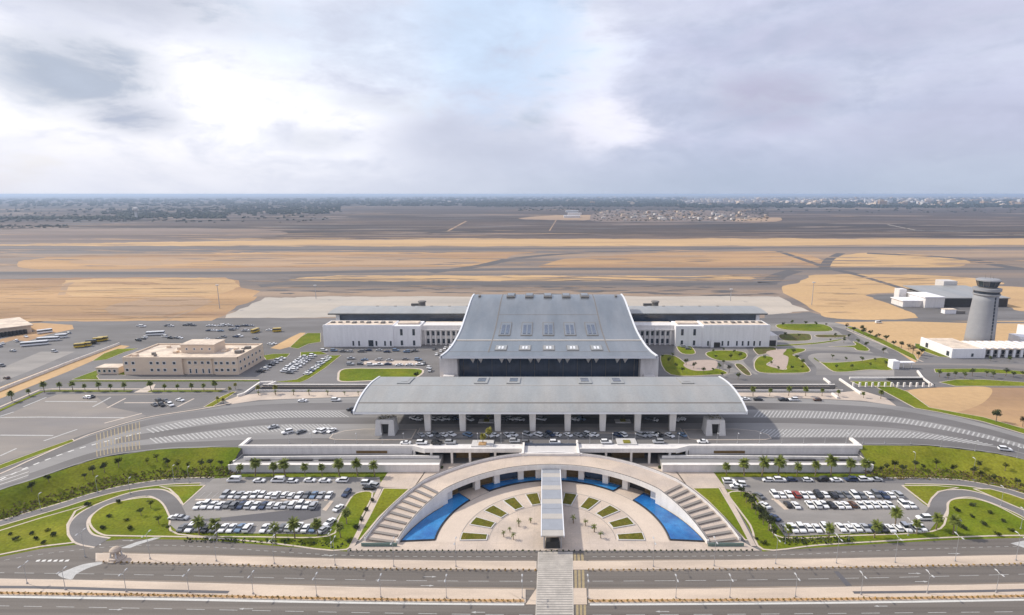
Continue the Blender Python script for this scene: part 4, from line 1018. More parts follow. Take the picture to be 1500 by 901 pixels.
# ================================================================== OFFICE BUILDING (left)
t=thing('office_building',(-215,331,Z),'two-storey beige office building with small square windows and a raised roof block','office building')
y=316.0; zt=16.6
segs=[(-249,-214.5,0),(-212.5,-197.5,.8),(-195.5,-182,0)]
b=MB(); b.box(-249,-182,y+1.2,347,Z,zt-.9); b.build('core_wall','beige',t)
for a,c,dy in segs:
    q=MB(); q.box(a,c,y+dy,y+1.21+dy*0.3,Z,zt); q.build('front_wall','beige',t)
for a in (-214.5,-197.5):
    q=MB(); q.box(a+.02,a+1.98,y+2.6-1.2,y+1.9,Z,zt-.5); q.build('recess_wall','gold',t)
for (x0,x1,y0,y1) in ((-249,-182,y+.02,y+.8),(-249,-182,346.2,347),(-249,-248.2,y+.8,346.2),(-182.8,-182,y+.8,346.2)):
    q=MB(); q.box(x0,x1,y0,y1,zt-.9,zt+.1); q.build('parapet','beige',t)
q=MB(); q.box(-248.2,-182.8,y+.8,346.2,zt-.9,zt-.75); q.build('flat_roof','beigeroof',t)
q=MB(); q.box(-222,-202,328,340,zt-.75,20.6); q.build('roof_block','beige',t)
q=MB(); q.box(-222.4,-201.6,327.6,340.4,20.6,21.2); q.build('roof_block_cap','beigeroof',t)
for i in range(4): window(t,-219+i*4.6,-218+i*4.6,328,17.8,18.8)
for x in (-247,-243,-232.5,-228.7,-224.9,-219,-216.8): 
    if x!=-216.8: window(t,x-.8,x+.8,y,12.4,13.9); window(t,x-.8,x+.8,y,8.2,9.7)
for x in (-210.5,-207,-203,-199.5): window(t,x-.8,x+.8,y+.8,12.4,13.9); window(t,x-.45,x+.45,y+.8,6.8,9.4)
for x in (-194.6,-191.4,-187.8,-184.2): window(t,x-.8,x+.8,y,12.4,13.9); window(t,x-.8,x+.8,y,8.2,9.7)
for i in range(6):
    for z0 in (8.2,12.4):
        yy=y+3+i*4.6; f=MB(); f.box(-181.998,-181.85,yy-.9,yy+.9,z0-.1,z0+1.6); fo=f.build('window','trim',t); WL[fo.name]=WL[t.name]
        p=MB(); p.box(-181.849,-181.82,yy-.7,yy+.7,z0+.05,z0+1.45); p.build('pane','pane',fo)
for i in range(16):
    x=random.choice([random.uniform(-246,-225),random.uniform(-199,-185)]); yy=random.uniform(320,343); w=random.uniform(.6,1.6)
    q=MB(); q.box(x-w,x+w,yy-w*.8,yy+w*.8,zt-.74,zt+random.uniform(.2,1.0)); q.build('rooftop_unit',random.choice(['beigeroof','seam','beige']),t)
t=thing('gatehouse',tuple(P(162,548,Z)),'small beige single-storey gatehouse left of the office building','gatehouse')
c=P(162,548,Z); b=MB(); b.box(c.x-8,c.x+5,c.y,c.y+7,Z,9.6); b.build('wall','beige',t)
q=MB(); q.box(c.x-8.4,c.x+5.4,c.y-.4,c.y+7.4,9.6,10.1); q.build('roof','beigeroof',t)
for i in range(4): window(t,c.x-7+i*3,c.x-5.6+i*3,c.y,7.2,8.7)

# ================================================================== CONTROL TOWER AND NEIGHBOURS
tx,ty=303.0,383.0
t=thing('control_tower',(tx,ty,Z),'tall tapering round control tower with a dark glazed cab','control tower')
b=MB(); b.lathe([(8.7,Z),(8.5,12),(8.0,25),(7.3,38),(7.2,41.5)],(tx,ty),40); b.build('shaft','tower',t,shade=True)
b=MB(); b.lathe([(7.2,41.5),(8.0,42.2),(7.9,43.0),(7.5,43.0),(7.5,42.9)],(tx,ty),40); b.build('balcony_slab','tower',t)
b=MB(); b.lathe([(7.5,43.0),(7.5,44.6)],(tx,ty),40); b.build('window_ring','pane',t)
b=MB(); b.lathe([(7.9,44.6),(8.3,45.0),(8.3,46.6),(7.0,46.8)],(tx,ty),40); b.build('gallery','tower',t)
b=MB(); b.lathe([(5.2,46.8),(5.2,48.0)],(tx,ty),32); b.build('neck','seam',t)
b=MB(); b.lathe([(5.6,47.6),(6.9,51.6)],(tx,ty),12); b.build('cab_glass','pane',t)
for i in range(12):
    a=2*math.pi*i/12; q=MB(); q.tube((tx+5.65*math.cos(a),ty+5.65*math.sin(a),47.6),(tx+6.95*math.cos(a),ty+6.95*math.sin(a),51.6),.1,.1,5); q.build('cab_mullion','seam',t)
b=MB(); b.lathe([(7.2,51.6),(7.2,52.3),(6.0,53.0),(2,53.2)],(tx,ty),24); b.build('cab_roof','tower',t)
for dx,h in ((-2.5,3.0),(1.0,3.6),(3.2,2.4)):
    q=MB(); q.tube((tx+dx,ty,53.0),(tx+dx,ty,53.0+h),.12,.06,5); q.build('antenna','seam',t)
# strip of stair windows running up the shaft
def shaftr(z): return interp([(Z,8.7),(12,8.5),(25,8.0),(38,7.3),(41.5,7.2)],z)
for k in range(14):
    z0=8.5+k*2.35; q=MB(); z1=z0+2.0; a0,a1=R(-85),R(-76)
    for ra in (0.04,): 
        q.face([(tx+(shaftr(z)+ra)*math.cos(a),ty+(shaftr(z)+ra)*math.sin(a),z) for a,z in ((a0,z0),(a1,z0),(a1,z1),(a0,z1))])
        q.face([(tx+(shaftr(z)-.3)*math.cos(a),ty+(shaftr(z)-.3)*math.sin(a),z) for a,z in ((a0,z0),(a0,z1),(a1,z1),(a1,z0))])
    q.build('stair_window','pane',t)
t=thing('control_building',(290,360,Z),'low white flat-roofed building at the foot of the control tower','building')
b=MB(); b.box(260.5,282,350,381,Z,11.4); b.build('wall','white',t)
b=MB(); b.box(261.3,281.2,350.8,380.2,11.401,11.6); b.build('flat_roof','beigeroof',t)
for r in ((260.5,261.3,350,381),(261.3,282,350,350.8)):
    q=MB(); q.box(*r,11.4,12.2); q.build('parapet','white',t)
for yy in (353.5,374): 
    q=MB(); q.box(260.3,260.498,yy-1.2,yy+1.2,6.8,9.8); q.build('window','pane',t)
window(t,273,274.6,350,7,9.2)
b=MB(); b.box(282,345,358,372,Z,11.0); b.build('wall','whitewall',t)
b=MB(); b.box(282,345,352,372.3,11.0,11.7); b.build('flat_roof','beigeroof',t)
for i in range(13):
    x=283+i*4.9; q=MB(); q.box(x-.8,x+.8,352,353,Z,11.0); q.build('pillar','white',t)
    q=MB(); q.box(x-1.2,x+1.2,352.2,371,11.701,12.1); q.build('roof_rib','white',t)
    if i<12: window(t,x+1.6,x+3.6,358,6.6,9.8)
t=thing('plant_building',(330,378,Z),'taller blank white block right of the control tower','building')
b=MB(); b.box(336,372,371.8+.8,392,Z,18.8); b.build('wall','white',t)
b=MB(); b.box(336.6,371.4,373.2,391.4,18.801,18.9); b.build('flat_roof','beigeroof',t)
b=MB(); b.box(324,335.9,374,384,Z,14); b.build('annex_wall','white',t)
b=MB(); b.box(356,372,384,391,18.9,21.5); b.build('roof_block','white',t)
t=thing('gate_cabin',tuple(P(1313,540,Z)),'small white cabin beside the junction at the end of the garden','cabin')
c=P(1312,541,Z); b=MB(); b.box(c.x-2,c.x+2,c.y,c.y+5,Z,11); b.build('wall','white',t); b=MB(); b.box(c.x+2,c.x+12,c.y+1,c.y+4,9.6,10); b.build('roof','white',t)
for dx in (6,11): b=MB(); b.tube((c.x+dx,c.y+2.5,Z),(c.x+dx,c.y+2.5,9.6),.2); b.build('post','white',t)
# hangar
t=thing('maintenance_hangar',(385,540,Z),'grey hangar with dark open front and white offices, far right apron','hangar')
b=MB(); b.box(370,433,519,575,Z,14.0); b.build('wall','seam',t)
b=MB(); b.prism([(0,0)],0,0) if False else None
b=MB(); b.v+=[(369,518,14.0),(434,518,14.0),(434,576,16.5),(369,576,16.5),(369,518,14.8),(434,518,14.8),(434,576,17.3),(369,576,17.3)]
for f in ((0,3,2,1),(4,5,6,7),(0,1,5,4),(1,2,6,5),(2,3,7,6),(3,0,4,7)): b.f.append(list(f)); b.m.append(0)
b.build('roof','canopyroof',t)
q=MB(); q.box(371,432,518.4,518.98,Z,13.6); q.build('hangar_opening','dark',t)
q=MB(); q.box(352,369.9,514,540,Z,15.5); q.build('office_block','whitewall',t); q=MB(); q.box(351,369.9,513.5,541,15.5,16.4); q.build('office_roof','white',t)
q=MB(); q.box(334,351.9,518,536,Z,11.5); q.build('office_block','whitewall',t); q=MB(); q.box(333,351.9,517.5,536.5,11.5,12.2); q.build('office_roof','white',t)
q=MB(); q.box(344,351,541,549,Z,19); q.build('office_block','whitewall',t)
q=MB(); q.box(412,426,577,590,Z,21.5); q.build('rear_block','stone',t)
t=thing('airfield_shed',tuple(P(1392,459,Z)),'small white shed standing on the dark hangar apron','shed')
c=P(1392,460,Z); b=MB(); b.box(c.x-5,c.x+5,c.y,c.y+5,Z,9.8); b.build('wall','white',t); b=MB(); b.box(c.x-5.3,c.x+5.3,c.y-.3,c.y+5.3,9.8,10.2); b.build('roof','beigeroof',t)
q=MB(); q.box(c.x+5.3,c.x+13,c.y,c.y+4,Z,8.5); q.build('store','seam',t)
# low sheds at the left edge
t=thing('cargo_shed',(-395,420,Z),'low pale roofed shed at the left edge of the apron','shed')
c0=P(-30,497,Z); c1=P(28,488,Z)
b=MB(); pts=[tuple(P(-60,500,Z))[:2],tuple(P(47,487,Z))[:2],tuple(P(28,476,Z))[:2],tuple(P(-60,486,Z))[:2]]; b.prism(pts,Z,11.5); b.build('wall','beige',t)
b=MB(); b.prism(inset(pts,-1.2),11.5,12.2); b.build('roof','beigeroof',t)
for i in range(12):
    a=P(-20+5.5*i,496.5-.72*i,Z); q=MB(); q.box(a.x-1.2,a.x+1.2,a.y-1.8,a.y-1.2,Z+.2,9.6); q.build('door','dark',t)
# trench walls and the underpass bridge
t=thing('underpass_cutting',(0,296,Z),'long sunken road cutting with pale retaining walls behind the forecourt','cutting')
b=MB(); b.box(-158,158,295.6,295.95,0,6.9); b.build('far_wall','asphalt_light',t)
b=MB(); b.box(-158,-60,287.6,288.0,5.8,6.9); b.build('near_parapet','inwall',t); b=MB(); b.box(60,158,287.6,288.0,5.8,6.9); b.build('near_parapet','inwall',t)
b=MB(); b.box(-158,-57,295.96,296.8,6.0,7.0); b.build('far_parapet','inwall',t); b=MB(); b.box(57,158,295.96,296.8,6.0,7.0); b.build('far_parapet','inwall',t)
def parapet(label,px,w=1.0,h=1.1):
    pts=[P(x,y,Z).xy for x,y in px]; b=MB()
    for i in range(len(pts)-1):
        a,c=pts[i],pts[i+1]; n=(c-a).normalized(); n=Vector((-n.y,n.x))*w/2
        b.prism([tuple(a-n),tuple(c-n),tuple(c+n),tuple(a+n)],Z-.1,Z+h)
    tag(b.build('parapet_wall','inwall'),label,'parapet')
parapet('angled pale parapet at the left end of the sunken road',[(348,581),(358,578),(381,562),(400,561)])
parapet('second short pale parapet right of the left underpass opening',[(392,566),(404,561)])
parapet('slim white parapet slanting beside the garden at the right end of the sunken road',[(1230,557),(1261,578)])
parapet('short white parapet near the right end of the sunken road',[(1207,556),(1216,563)])
parapet('short white kerb wall on the palm walk at the right end',[(1219,578),(1227,584)])
t=thing('road_bridge',tuple(P(1310,562,Z)),'low road bridge with dark openings and white piers near the right edge','bridge')
a=P(1245,556,Z); c=P(1358,558,Z)
b=MB(); b.box(a.x,c.x,a.y,a.y+1,Z,7.3); b.build('parapet','inwall',t)
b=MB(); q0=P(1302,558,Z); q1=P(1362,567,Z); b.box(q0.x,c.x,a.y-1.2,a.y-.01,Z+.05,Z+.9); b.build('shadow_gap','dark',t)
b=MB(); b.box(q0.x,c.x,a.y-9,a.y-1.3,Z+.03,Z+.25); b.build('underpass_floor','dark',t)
for i in range(13):
    x=1250+9.3*i; p=P(x,567,Z); q=MB(); q.box(p.x-.45,p.x+.45,p.y-.3,p.y+.5,Z,Z+2.6); q.build('pier','inwall',t)
parapet('pale parapet closing the right end of the road bridge',[(1344,545),(1352,556),(1366,566)])
# boundary wall along the sandy bank on the left
parapet('low sandy wall along the left apron edge',[(-40,590),(0,573),(98,534),(146,516),(175,505)],.5,1.6)
# ================================================================== CARS
def car_parts(kind):
    "meshes with the car along +Y, origin on the ground; returns dict part -> MB"
    W={'saloon car':.88,'SUV':.94,'pickup truck':.92,'van':.95,'hatchback':.85}[kind]; body=MB(); gl=MB()
    if kind=='saloon car': prof=[(-2.3,.35),(-2.35,.75),(-2.2,.95),(-1.35,1.0),(1.0,.98),(2.1,.82),(2.3,.6),(2.28,.35)]; cab=[(-1.45,.99),(-.95,1.40),(.25,1.42),(1.05,.97)]
    elif kind=='hatchback': prof=[(-1.95,.35),(-2.0,.8),(-1.9,1.0),(.95,1.0),(1.85,.85),(2.0,.6),(1.98,.35)]; cab=[(-1.85,1.0),(-1.55,1.45),(.2,1.47),(1.0,.99)]
    elif kind=='SUV': prof=[(-2.35,.45),(-2.4,1.0),(-2.3,1.15),(1.05,1.12),(2.2,1.02),(2.38,.75),(2.35,.45)]; cab=[(-2.25,1.15),(-2.0,1.78),(.35,1.80),(1.1,1.11)]
    elif kind=='pickup truck': prof=[(-2.6,.5),(-2.6,1.05),(-.75,1.05),(1.2,1.08),(2.4,1.0),(2.55,.7),(2.5,.5)]; cab=[(-.8,1.07),(-.65,1.68),(.55,1.70),(1.25,1.07)]
    else: prof=[(-2.6,.4),(-2.6,1.2),(1.7,1.2),(2.45,.95),(2.55,.6),(2.5,.4)]; cab=[(-2.55,1.2),(-2.45,2.1),(1.0,2.1),(1.8,1.18)]
    n=len(prof)
    for s in (-1,1):
        body.v+=[(s*W,y,z) for y,z in prof]
    body.f.append(list(range(n))); body.m.append(0); body.f.append([n+i for i in reversed(range(n))]); body.m.append(0)
    for i in range(n):
        j=(i+1)%n; body.f.append([i,n+i,n+j,j]); body.m.append(0)
    # roof panel in body colour, glass band below it
    t=.8; (y0,z0),(y1,z1),(y2,z2),(y3,z3)=cab
    ins=.16
    gl.v+=[(-W+.04,y0,z0),(W-.04,y0,z0),(W-.04,y3,z3),(-W+.04,y3,z3),(-W+ins,y1,z1),(W-ins,y1,z1),(W-ins,y2,z2),(-W+ins,y2,z2)]
    for f in ((4,5,6,7),(0,1,5,4),(1,2,6,5),(2,3,7,6),(3,0,4,7)): gl.f.append(list(f)); gl.m.append(0)
    k=len(body.v); e=.02
    body.v+=[(-W+ins-e,y1-.03,z1+.003),(W-ins+e,y1-.03,z1+.003),(W-ins+e,y2+.03,z2+.003),(-W+ins-e,y2+.03,z2+.003),(-W+ins+.08,y1+.1,z1+.06),(W-ins-.08,y1+.1,z1+.06),(W-ins-.08,y2-.1,z2+.06),(-W+ins+.08,y2-.1,z2+.06)]
    for f in ((4,5,6,7),(0,1,5,4),(1,2,6,5),(2,3,7,6),(3,0,4,7),(0,3,2,1)): body.f.append([k+i for i in f]); body.m.append(0)
    if kind=='pickup truck': body.box(-W+.1,W-.1,-2.5,-.85,1.051,1.06,0)
    if kind=='van':
        body.box(-W+.1,W-.1,-2.55,-.4,1.21,2.08,0)
    return body,gl,prof
CARP={}
def car_proto(kind,colour,simple):
    key=(kind,colour,simple)
    if key in CARP: return CARP[key]
    body,gl,prof=car_parts(kind)
    if simple:
        b=MB(); b.v=body.v+gl.v; k=len(body.v); b.f=body.f+[[k+i for i in f] for f in gl.f]; b.m=[0]*len(body.f)+[1]*len(gl.f)
        W=.9
        for y in (-1.4,1.4):
            for s in (-1,1):
                b.tube((s*.72,y,.34),(s*.9,y,.34),.34,n=10,mi=2)
        me=bpy.data.meshes.new('parked_car'); me.from_pydata(b.v,[],b.f)
        for m_ in ('car_'+colour,'carglass','tyre'): me.materials.append(M[m_])
        me.polygons.foreach_set('material_index',b.m); CARP[key]=[('root',me,(0,0,0))]; return CARP[key]
    out=[]
    for nm_,b,m_ in (('body',body,'car_'+colour),('windows',gl,'carglass')):
        me=bpy.data.meshes.new(nm_); me.from_pydata(b.v,[],b.f); me.materials.append(M[m_])
        bm=bmesh.new(); bm.from_mesh(me); bmesh.ops.recalc_face_normals(bm,faces=bm.faces); bm.to_mesh(me); bm.free(); out.append((nm_,me,(0,0,0)))
    if 'wheelmesh' not in CARP:
        w=MB(); w.tube((-.11,0,0),(.11,0,0),.33,n=12); me=bpy.data.meshes.new('wheel'); me.from_pydata(w.v,[],w.f); me.materials.append(M['tyre']); CARP['wheelmesh']=me
    for y in (-1.42,1.42):
        for s in (-1,1): out.append(('wheel',CARP['wheelmesh'],(s*.82,y,.33)))
    CARP[key]=out; return out
NAMES={'saloon car':'parked_car','SUV':'parked_car','hatchback':'parked_car','pickup truck':'pickup_truck','van':'van'}
CATS={'saloon car':'car','SUV':'car','hatchback':'car','pickup truck':'pickup truck','van':'van'}
NCAR=0
def put_car(x,y,z,rz,kind,colour,label,group,simple=False):
    global NCAR; NCAR+=1
    parts=car_proto(kind,colour,simple)
    if simple:
        o=bpy.data.objects.new(NAMES[kind],parts[0][1])
    else:
        o=bpy.data.objects.new(NAMES[kind],None); o.empty_display_size=.5
        for nm_,me,loc in parts:
            c=bpy.data.objects.new(nm_,me); COL.objects.link(c); c.parent=o; c.location=loc
    COL.objects.link(o); o.location=(x,y,z); o.rotation_euler=(0,0,rz); tag(o,label,CATS[kind],group); return o
def pick(w=.66):
    r=random.random()
    if r<w: return 'white'
    return random.choice(['silver','silver','grey','grey','black','navy','blue'])
def pk(): return random.choices(['saloon car','SUV','hatchback','pickup truck'],[.45,.32,.15,.08])[0]
def car_row(pts,where,group,z,rz=0,cols=None,kinds=None,simple=False,w=.66,jit=.15):
    "pts = pixel positions of wheel contact centres; sorted left to right"
    pts=sorted(pts) if cols is None and kinds is None else pts
    for i,p in enumerate(pts):
        q=P(p[0],p[1],z); c=(cols[i] if cols else None) or pick(w); k=(kinds[i] if kinds else None) or pk()
        r=p[2] if len(p)>2 else rz
        if random.random()<.5: r+=math.pi
        lab=f'{c} {k}, {nth(i+1)} from the left {where}'
        put_car(q.x,q.y,z+.02,r+random.uniform(-.03,.03),k,c,lab,group,simple)
def xrow(x0,x1,y,z=0,gap=2.55,skip=0.04):
    a=P(x0,y,z);c=P(x1,y,z);out=[];X=a.x
    while X<=c.x:
        if random.random()>skip:
            yy=a.y+random.uniform(-.35,.35); 
            # back to pixels for the row helper
            vy=yy; vz=z-CZ; zc=vy*math.cos(TH)-vz*math.sin(TH); out.append((PX+F*(X+random.uniform(-.12,.12)-CX)/zc, PY-F*(vy*math.sin(TH)+vz*math.cos(TH))/zc))
        X+=gap
    return out
GL_='cars parked in the left front car park'; GR_='cars parked in the right front car park'
rl=xrow(308,487,727.5,gap=2.75); cs=[None]*len(rl); cs[-4:]=['grey','blue','silver','white']
car_row(rl,'in the back double row of the left lot',GL_,0,cols=cs,w=.72)
car_row(xrow(291,463,742,gap=2.6),'in the front double row of the left lot',GL_,0,w=.75)
rl=[p for p in xrow(268,470,775.5,gap=2.75) if not 372<p[0]<379]; cs=[None]*len(rl); cs[3:5]=['black','grey']
car_row(rl,'in the row along the lower lawn, left lot',GL_,0,cols=cs,w=.7)
car_row([(343,705),(380,706),(407,705.5),(429,706.5),(454,705.5),(476,706),(501,706)],'along the left retaining wall',GL_,0,rz=math.pi/2,cols=['white']*7,kinds=['van','saloon car','van','hatchback','saloon car','saloon car','SUV'])
car_row([(538,709.5,1.57),(541,716.5,1.57),(547,713,1.2)],'by the wall corner of the left lot',GL_,0,cols=['white','black','silver'],kinds=['SUV','saloon car','SUV'])
car_row([(474,778,-.45),(483,767,-.45),(496,746,-.3),(508,725,-.2)],'along the right edge of the left lot',GL_,0,cols=['silver','white','white','navy'],kinds=['saloon car']*3+['SUV'])
car_row([(257,760,1.57),(267,760.5,1.5)],'at the entry bend of the left lot',GL_,0,cols=['white','silver'],kinds=['saloon car']*2)
rr=xrow(1134,1316,727,gap=2.7); cs=[None]*len(rr); cs[3]='red'; cs[8]='black'; cs[9]='grey'
car_row(rr,'in the back double row of the right lot',GR_,0,cols=cs,w=.74)
rr=xrow(1154,1335,741.5,gap=2.6); cs=[None]*len(rr); cs[8]='brown'
car_row(rr,'in the front double row of the right lot',GR_,0,cols=cs,w=.78)
rr=[p for p in xrow(1149,1356,775.5,gap=2.7) if not 1213<p[0]<1222]; cs=[None]*len(rr); cs[0]='grey'; cs[1]='white'
car_row(rr,'in the row along the lower lawn, right lot',GR_,0,cols=cs,w=.8)
car_row([(1124,705),(1142,705),(1160,704.5),(1183,705),(1204,704.5),(1225,705),(1246,704.5),(1266,704.5),(1283,704.5)],'along the right retaining wall',GR_,0,rz=math.pi/2,cols=['white','white','navy','white','black','white','navy','white','silver'])
car_row([(1068,707,1.57),(1078,714,1.57),(1083,711,1.4)],'by the wall corner of the right lot',GR_,0,cols=['white']*3,kinds=['SUV','saloon car','SUV'])
car_row([(1112,728,.35),(1120,742,.4),(1134,760,.45)],'along the left edge of the right lot',GR_,0,cols=['grey','white','navy'],kinds=['saloon car']*3)
car_row([(1353,761,1.57)],'near the exit bend of the right lot',GR_,0,cols=['white'],kinds=['SUV'])
GF='cars at the terminal forecourt'
F1=[617,628,639,649,661,685,716,724,743,752,773,788,797,806,815,832,846,855,862,870,905,912,940,948,957,965,981,999]
car_row([(x,638.5+random.uniform(-.7,.7),random.uniform(.5,1.0)) for x in F1],'in the kerbside line on the forecourt',GF,Z,w=.6)
F2=[(594,650.5),(618,650.5),(640,650.5),(660,650),(754,648),(772,650.5),(813,650),(888,649.5),(964,649),(1029,648.5)]
car_row(F2,'in the forecourt lane next to the parapet',GF,Z,rz=1.57,cols=['white','white','black','silver','silver','grey','white','white','silver','white'])
F3=[607,612,635,645,653,661,669,688,738,747,757,762,793,842,851,951,957,988,998]
car_row([(x,615.5+random.uniform(-1,1),random.uniform(.7,1.2)) for x in F3],'in the shaded lane under the canopy',GF,Z,w=.6)
car_row([(522,606,1.57),(515,601.5,1.57)],'at the left tip of the canopy',GF,Z,cols=['navy','black'],kinds=['SUV','SUV'])
car_row([(400,627,-.9),(421,634.5,-.9),(441,634,-.7),(466,632.5,-.5),(475,632.5,-.5),(486,632.5,-.5)],'on the hatched lane left of the canopy',GF,Z,cols=['silver','white','grey','white','white','white'],kinds=['saloon car','SUV','saloon car','saloon car','SUV','saloon car'])
car_row([(443,588.5),(492,587.5)],'on the back lane left of the canopy',GF,Z,rz=1.57,cols=['white','white'],kinds=['saloon car','SUV'])
car_row([(1092,586,1.57),(1110,586.5),(1147,587),(1162,587),(1197,587)],'on the back lane right of the canopy',GF,Z,rz=1.57,cols=['white','black','black','white','brown'])
car_row([(1472,660)],'on the sweeping road near the right edge',GF,Z,rz=1.3,cols=['white'],kinds=['SUV'])
GU='cars in the half empty left upper car park'
car_row([(128,583.5,1.3),(133,582.5,1.3)],'alone in the upper left car park',GU,Z,cols=['white','black'],kinds=['saloon car','saloon car'],simple=True)
car_row([(226,594,.9),(232,588,.9),(237,594.5,.9),(243,588.5,.9),(250,594.5,.9),(264,587.5,1.2)],'in the small cluster, upper left car park',GU,Z,cols=['grey','black','black','grey','white','white'],simple=True)
GM='cars parked around the terminal wings'
def line(a,b,n,j=.4): return [(a[0]+(b[0]-a[0])*i/(n-1)+random.uniform(-j,j),a[1]+(b[1]-a[1])*i/(n-1)+random.uniform(-j*.5,j*.5)) for i in range(n)]
car_row(line((382,545),(413,526),7),'in the row beside the office building side wall',GM,Z,rz=1.4,simple=True)
car_row(line((416,545),(444,524),9),'in the second slanting row of the office lot',GM,Z,rz=1.4,simple=True,w=.8)
car_row(line((424,547),(458,522),9),'in the third slanting row of the office lot',GM,Z,rz=1.4,simple=True,w=.75)
car_row(line((449,549),(481,525),11),'in the slanting row along the green strip',GM,Z,rz=1.2,simple=True,w=.8)
car_row(line((474,514.5),(608,515.5),11,2),'in the row before the left white wing',GM,Z,rz=1.57,simple=True,w=.35)
car_row(line((512,527.5),(612,528),6,3),'in the upper row behind the oval lawn',GM,Z,rz=1.57,simple=True,w=.3)
car_row(line((514,535),(613,535.5),8,2),'in the lower row behind the oval lawn',GM,Z,rz=1.57,simple=True,w=.5)
car_row([(621,534),(628,539),(630,544),(640,520),(646,515),(652,511),(656,518),(660,508),(636,512)],'between the oval lawn and the terminal',GM,Z,simple=True,w=.6)
car_row([(1008,512),(1002,509)],'by the right white wing windows',GM,Z,simple=True,rz=1.57)
car_row([(1287,473.5)],'on the far road by the sand',GM,Z,rz=1.57,cols=['white'],kinds=['van'],simple=True)
GA='service vehicles on the left apron'
car_row([(204,478),(209,479),(245,478),(250,478.5),(272,477),(277,476.5),(283,477.5),(306,478),(312,478),(323,478),(328,477),(334,477),(338,478),(348,479),(356,478),(362,478),(368,478)],'along the far edge of the left apron',GA,Z,rz=1.57,simple=True,w=.6)
car_row([(306,485),(314,485),(323,485.5),(340,484),(345,482),(358,485.5),(394,484.5),(365,485.5)],'in the second line on the left apron',GA,Z,rz=1.57,simple=True,w=.35)
car_row([(203,499.5),(210,497),(212,495),(241,494),(249,496),(259,496),(264,496),(303,498),(320,497),(328,494),(345,494),(352,493.5),(374,497),(396,505),(401,504.5)],'in the scattered line behind the office roof',GA,Z,rz=1.2,simple=True,w=.4)
car_row([(19,515,1.3),(4,504,1),(0,508,1),(24,500.5,1),(38,494,1),(100,489,1.5),(3,537,1.2),(10,555,1.2),(80,516,1.2)],'scattered on the apron near the left edge',GA,Z,simple=True,cols=['silver','white','silver','white','white','silver','grey','brown','silver'])
# buses and tankers
def bus(x,y,rz,L,colour,label,name='bus',cat='bus'):
    c=P(x,y,Z); t=thing(name,(c.x,c.y,Z),label,cat,None,rz)
    def part(nm_,b,m_):
        me=bpy.data.meshes.new(nm_); me.from_pydata(b.v,[],b.f); me.materials.append(M[m_]); o=bpy.data.objects.new(nm_,me); COL.objects.link(o); o.parent=t
    b=MB(); b.box(-1.3,1.3,-L/2,L/2,.45,1.6); b.frus((0,0),1.3,L/2,2.6,1.15,L/2-.2,3.1); part('body',b,colour)
    b=MB(); b.box(-1.26,1.26,-L/2+.05,L/2-.05,1.6,2.6); part('windows',b,'carglass')
    for yy in (-L*.32,L*.32):
        for s in (-1,1): b=MB(); b.tube((s*1.0,yy,.5),(s*1.28,yy,.5),.5,n=10); part('wheel',b,'tyre')
bus(51,506,-1.15,15,'car_white','long white apron bus nearest the left edge'); bus(71,499.5,-1.3,13,'car_white','second long white apron bus, right of the longest one')
bus(228,491,-1.35,12,'car_white','white bus on the apron behind the beige office'); bus(66,488,-.8,9,'car_white','boxy white bus parked by the low shed')
bus(90,495,-1.2,7,'car_white','small white minibus between the shed and the yellow trucks')
for i,(x,y) in enumerate(((117,509),(126,507.5),(134,504),(144,500.5),(151,499))):
    bus(x,y,-1.2,6,'car_yellow' if i!=2 else 'car_black',['yellow service truck at the left end of the yellow line','second yellow service truck in the apron line','black service truck between the yellow ones','fourth truck, yellow, in the apron line','yellow service truck at the right end of the line'][i],'service_truck','truck')
bus(374,487,-.2,7,'car_yellow','yellow loader truck on the left apron near the row of vans','service_truck','truck'); bus(406,486,-1.3,6,'car_yellow','yellow truck standing alone near the apron corner','service_truck','truck')
print('cars',NCAR)
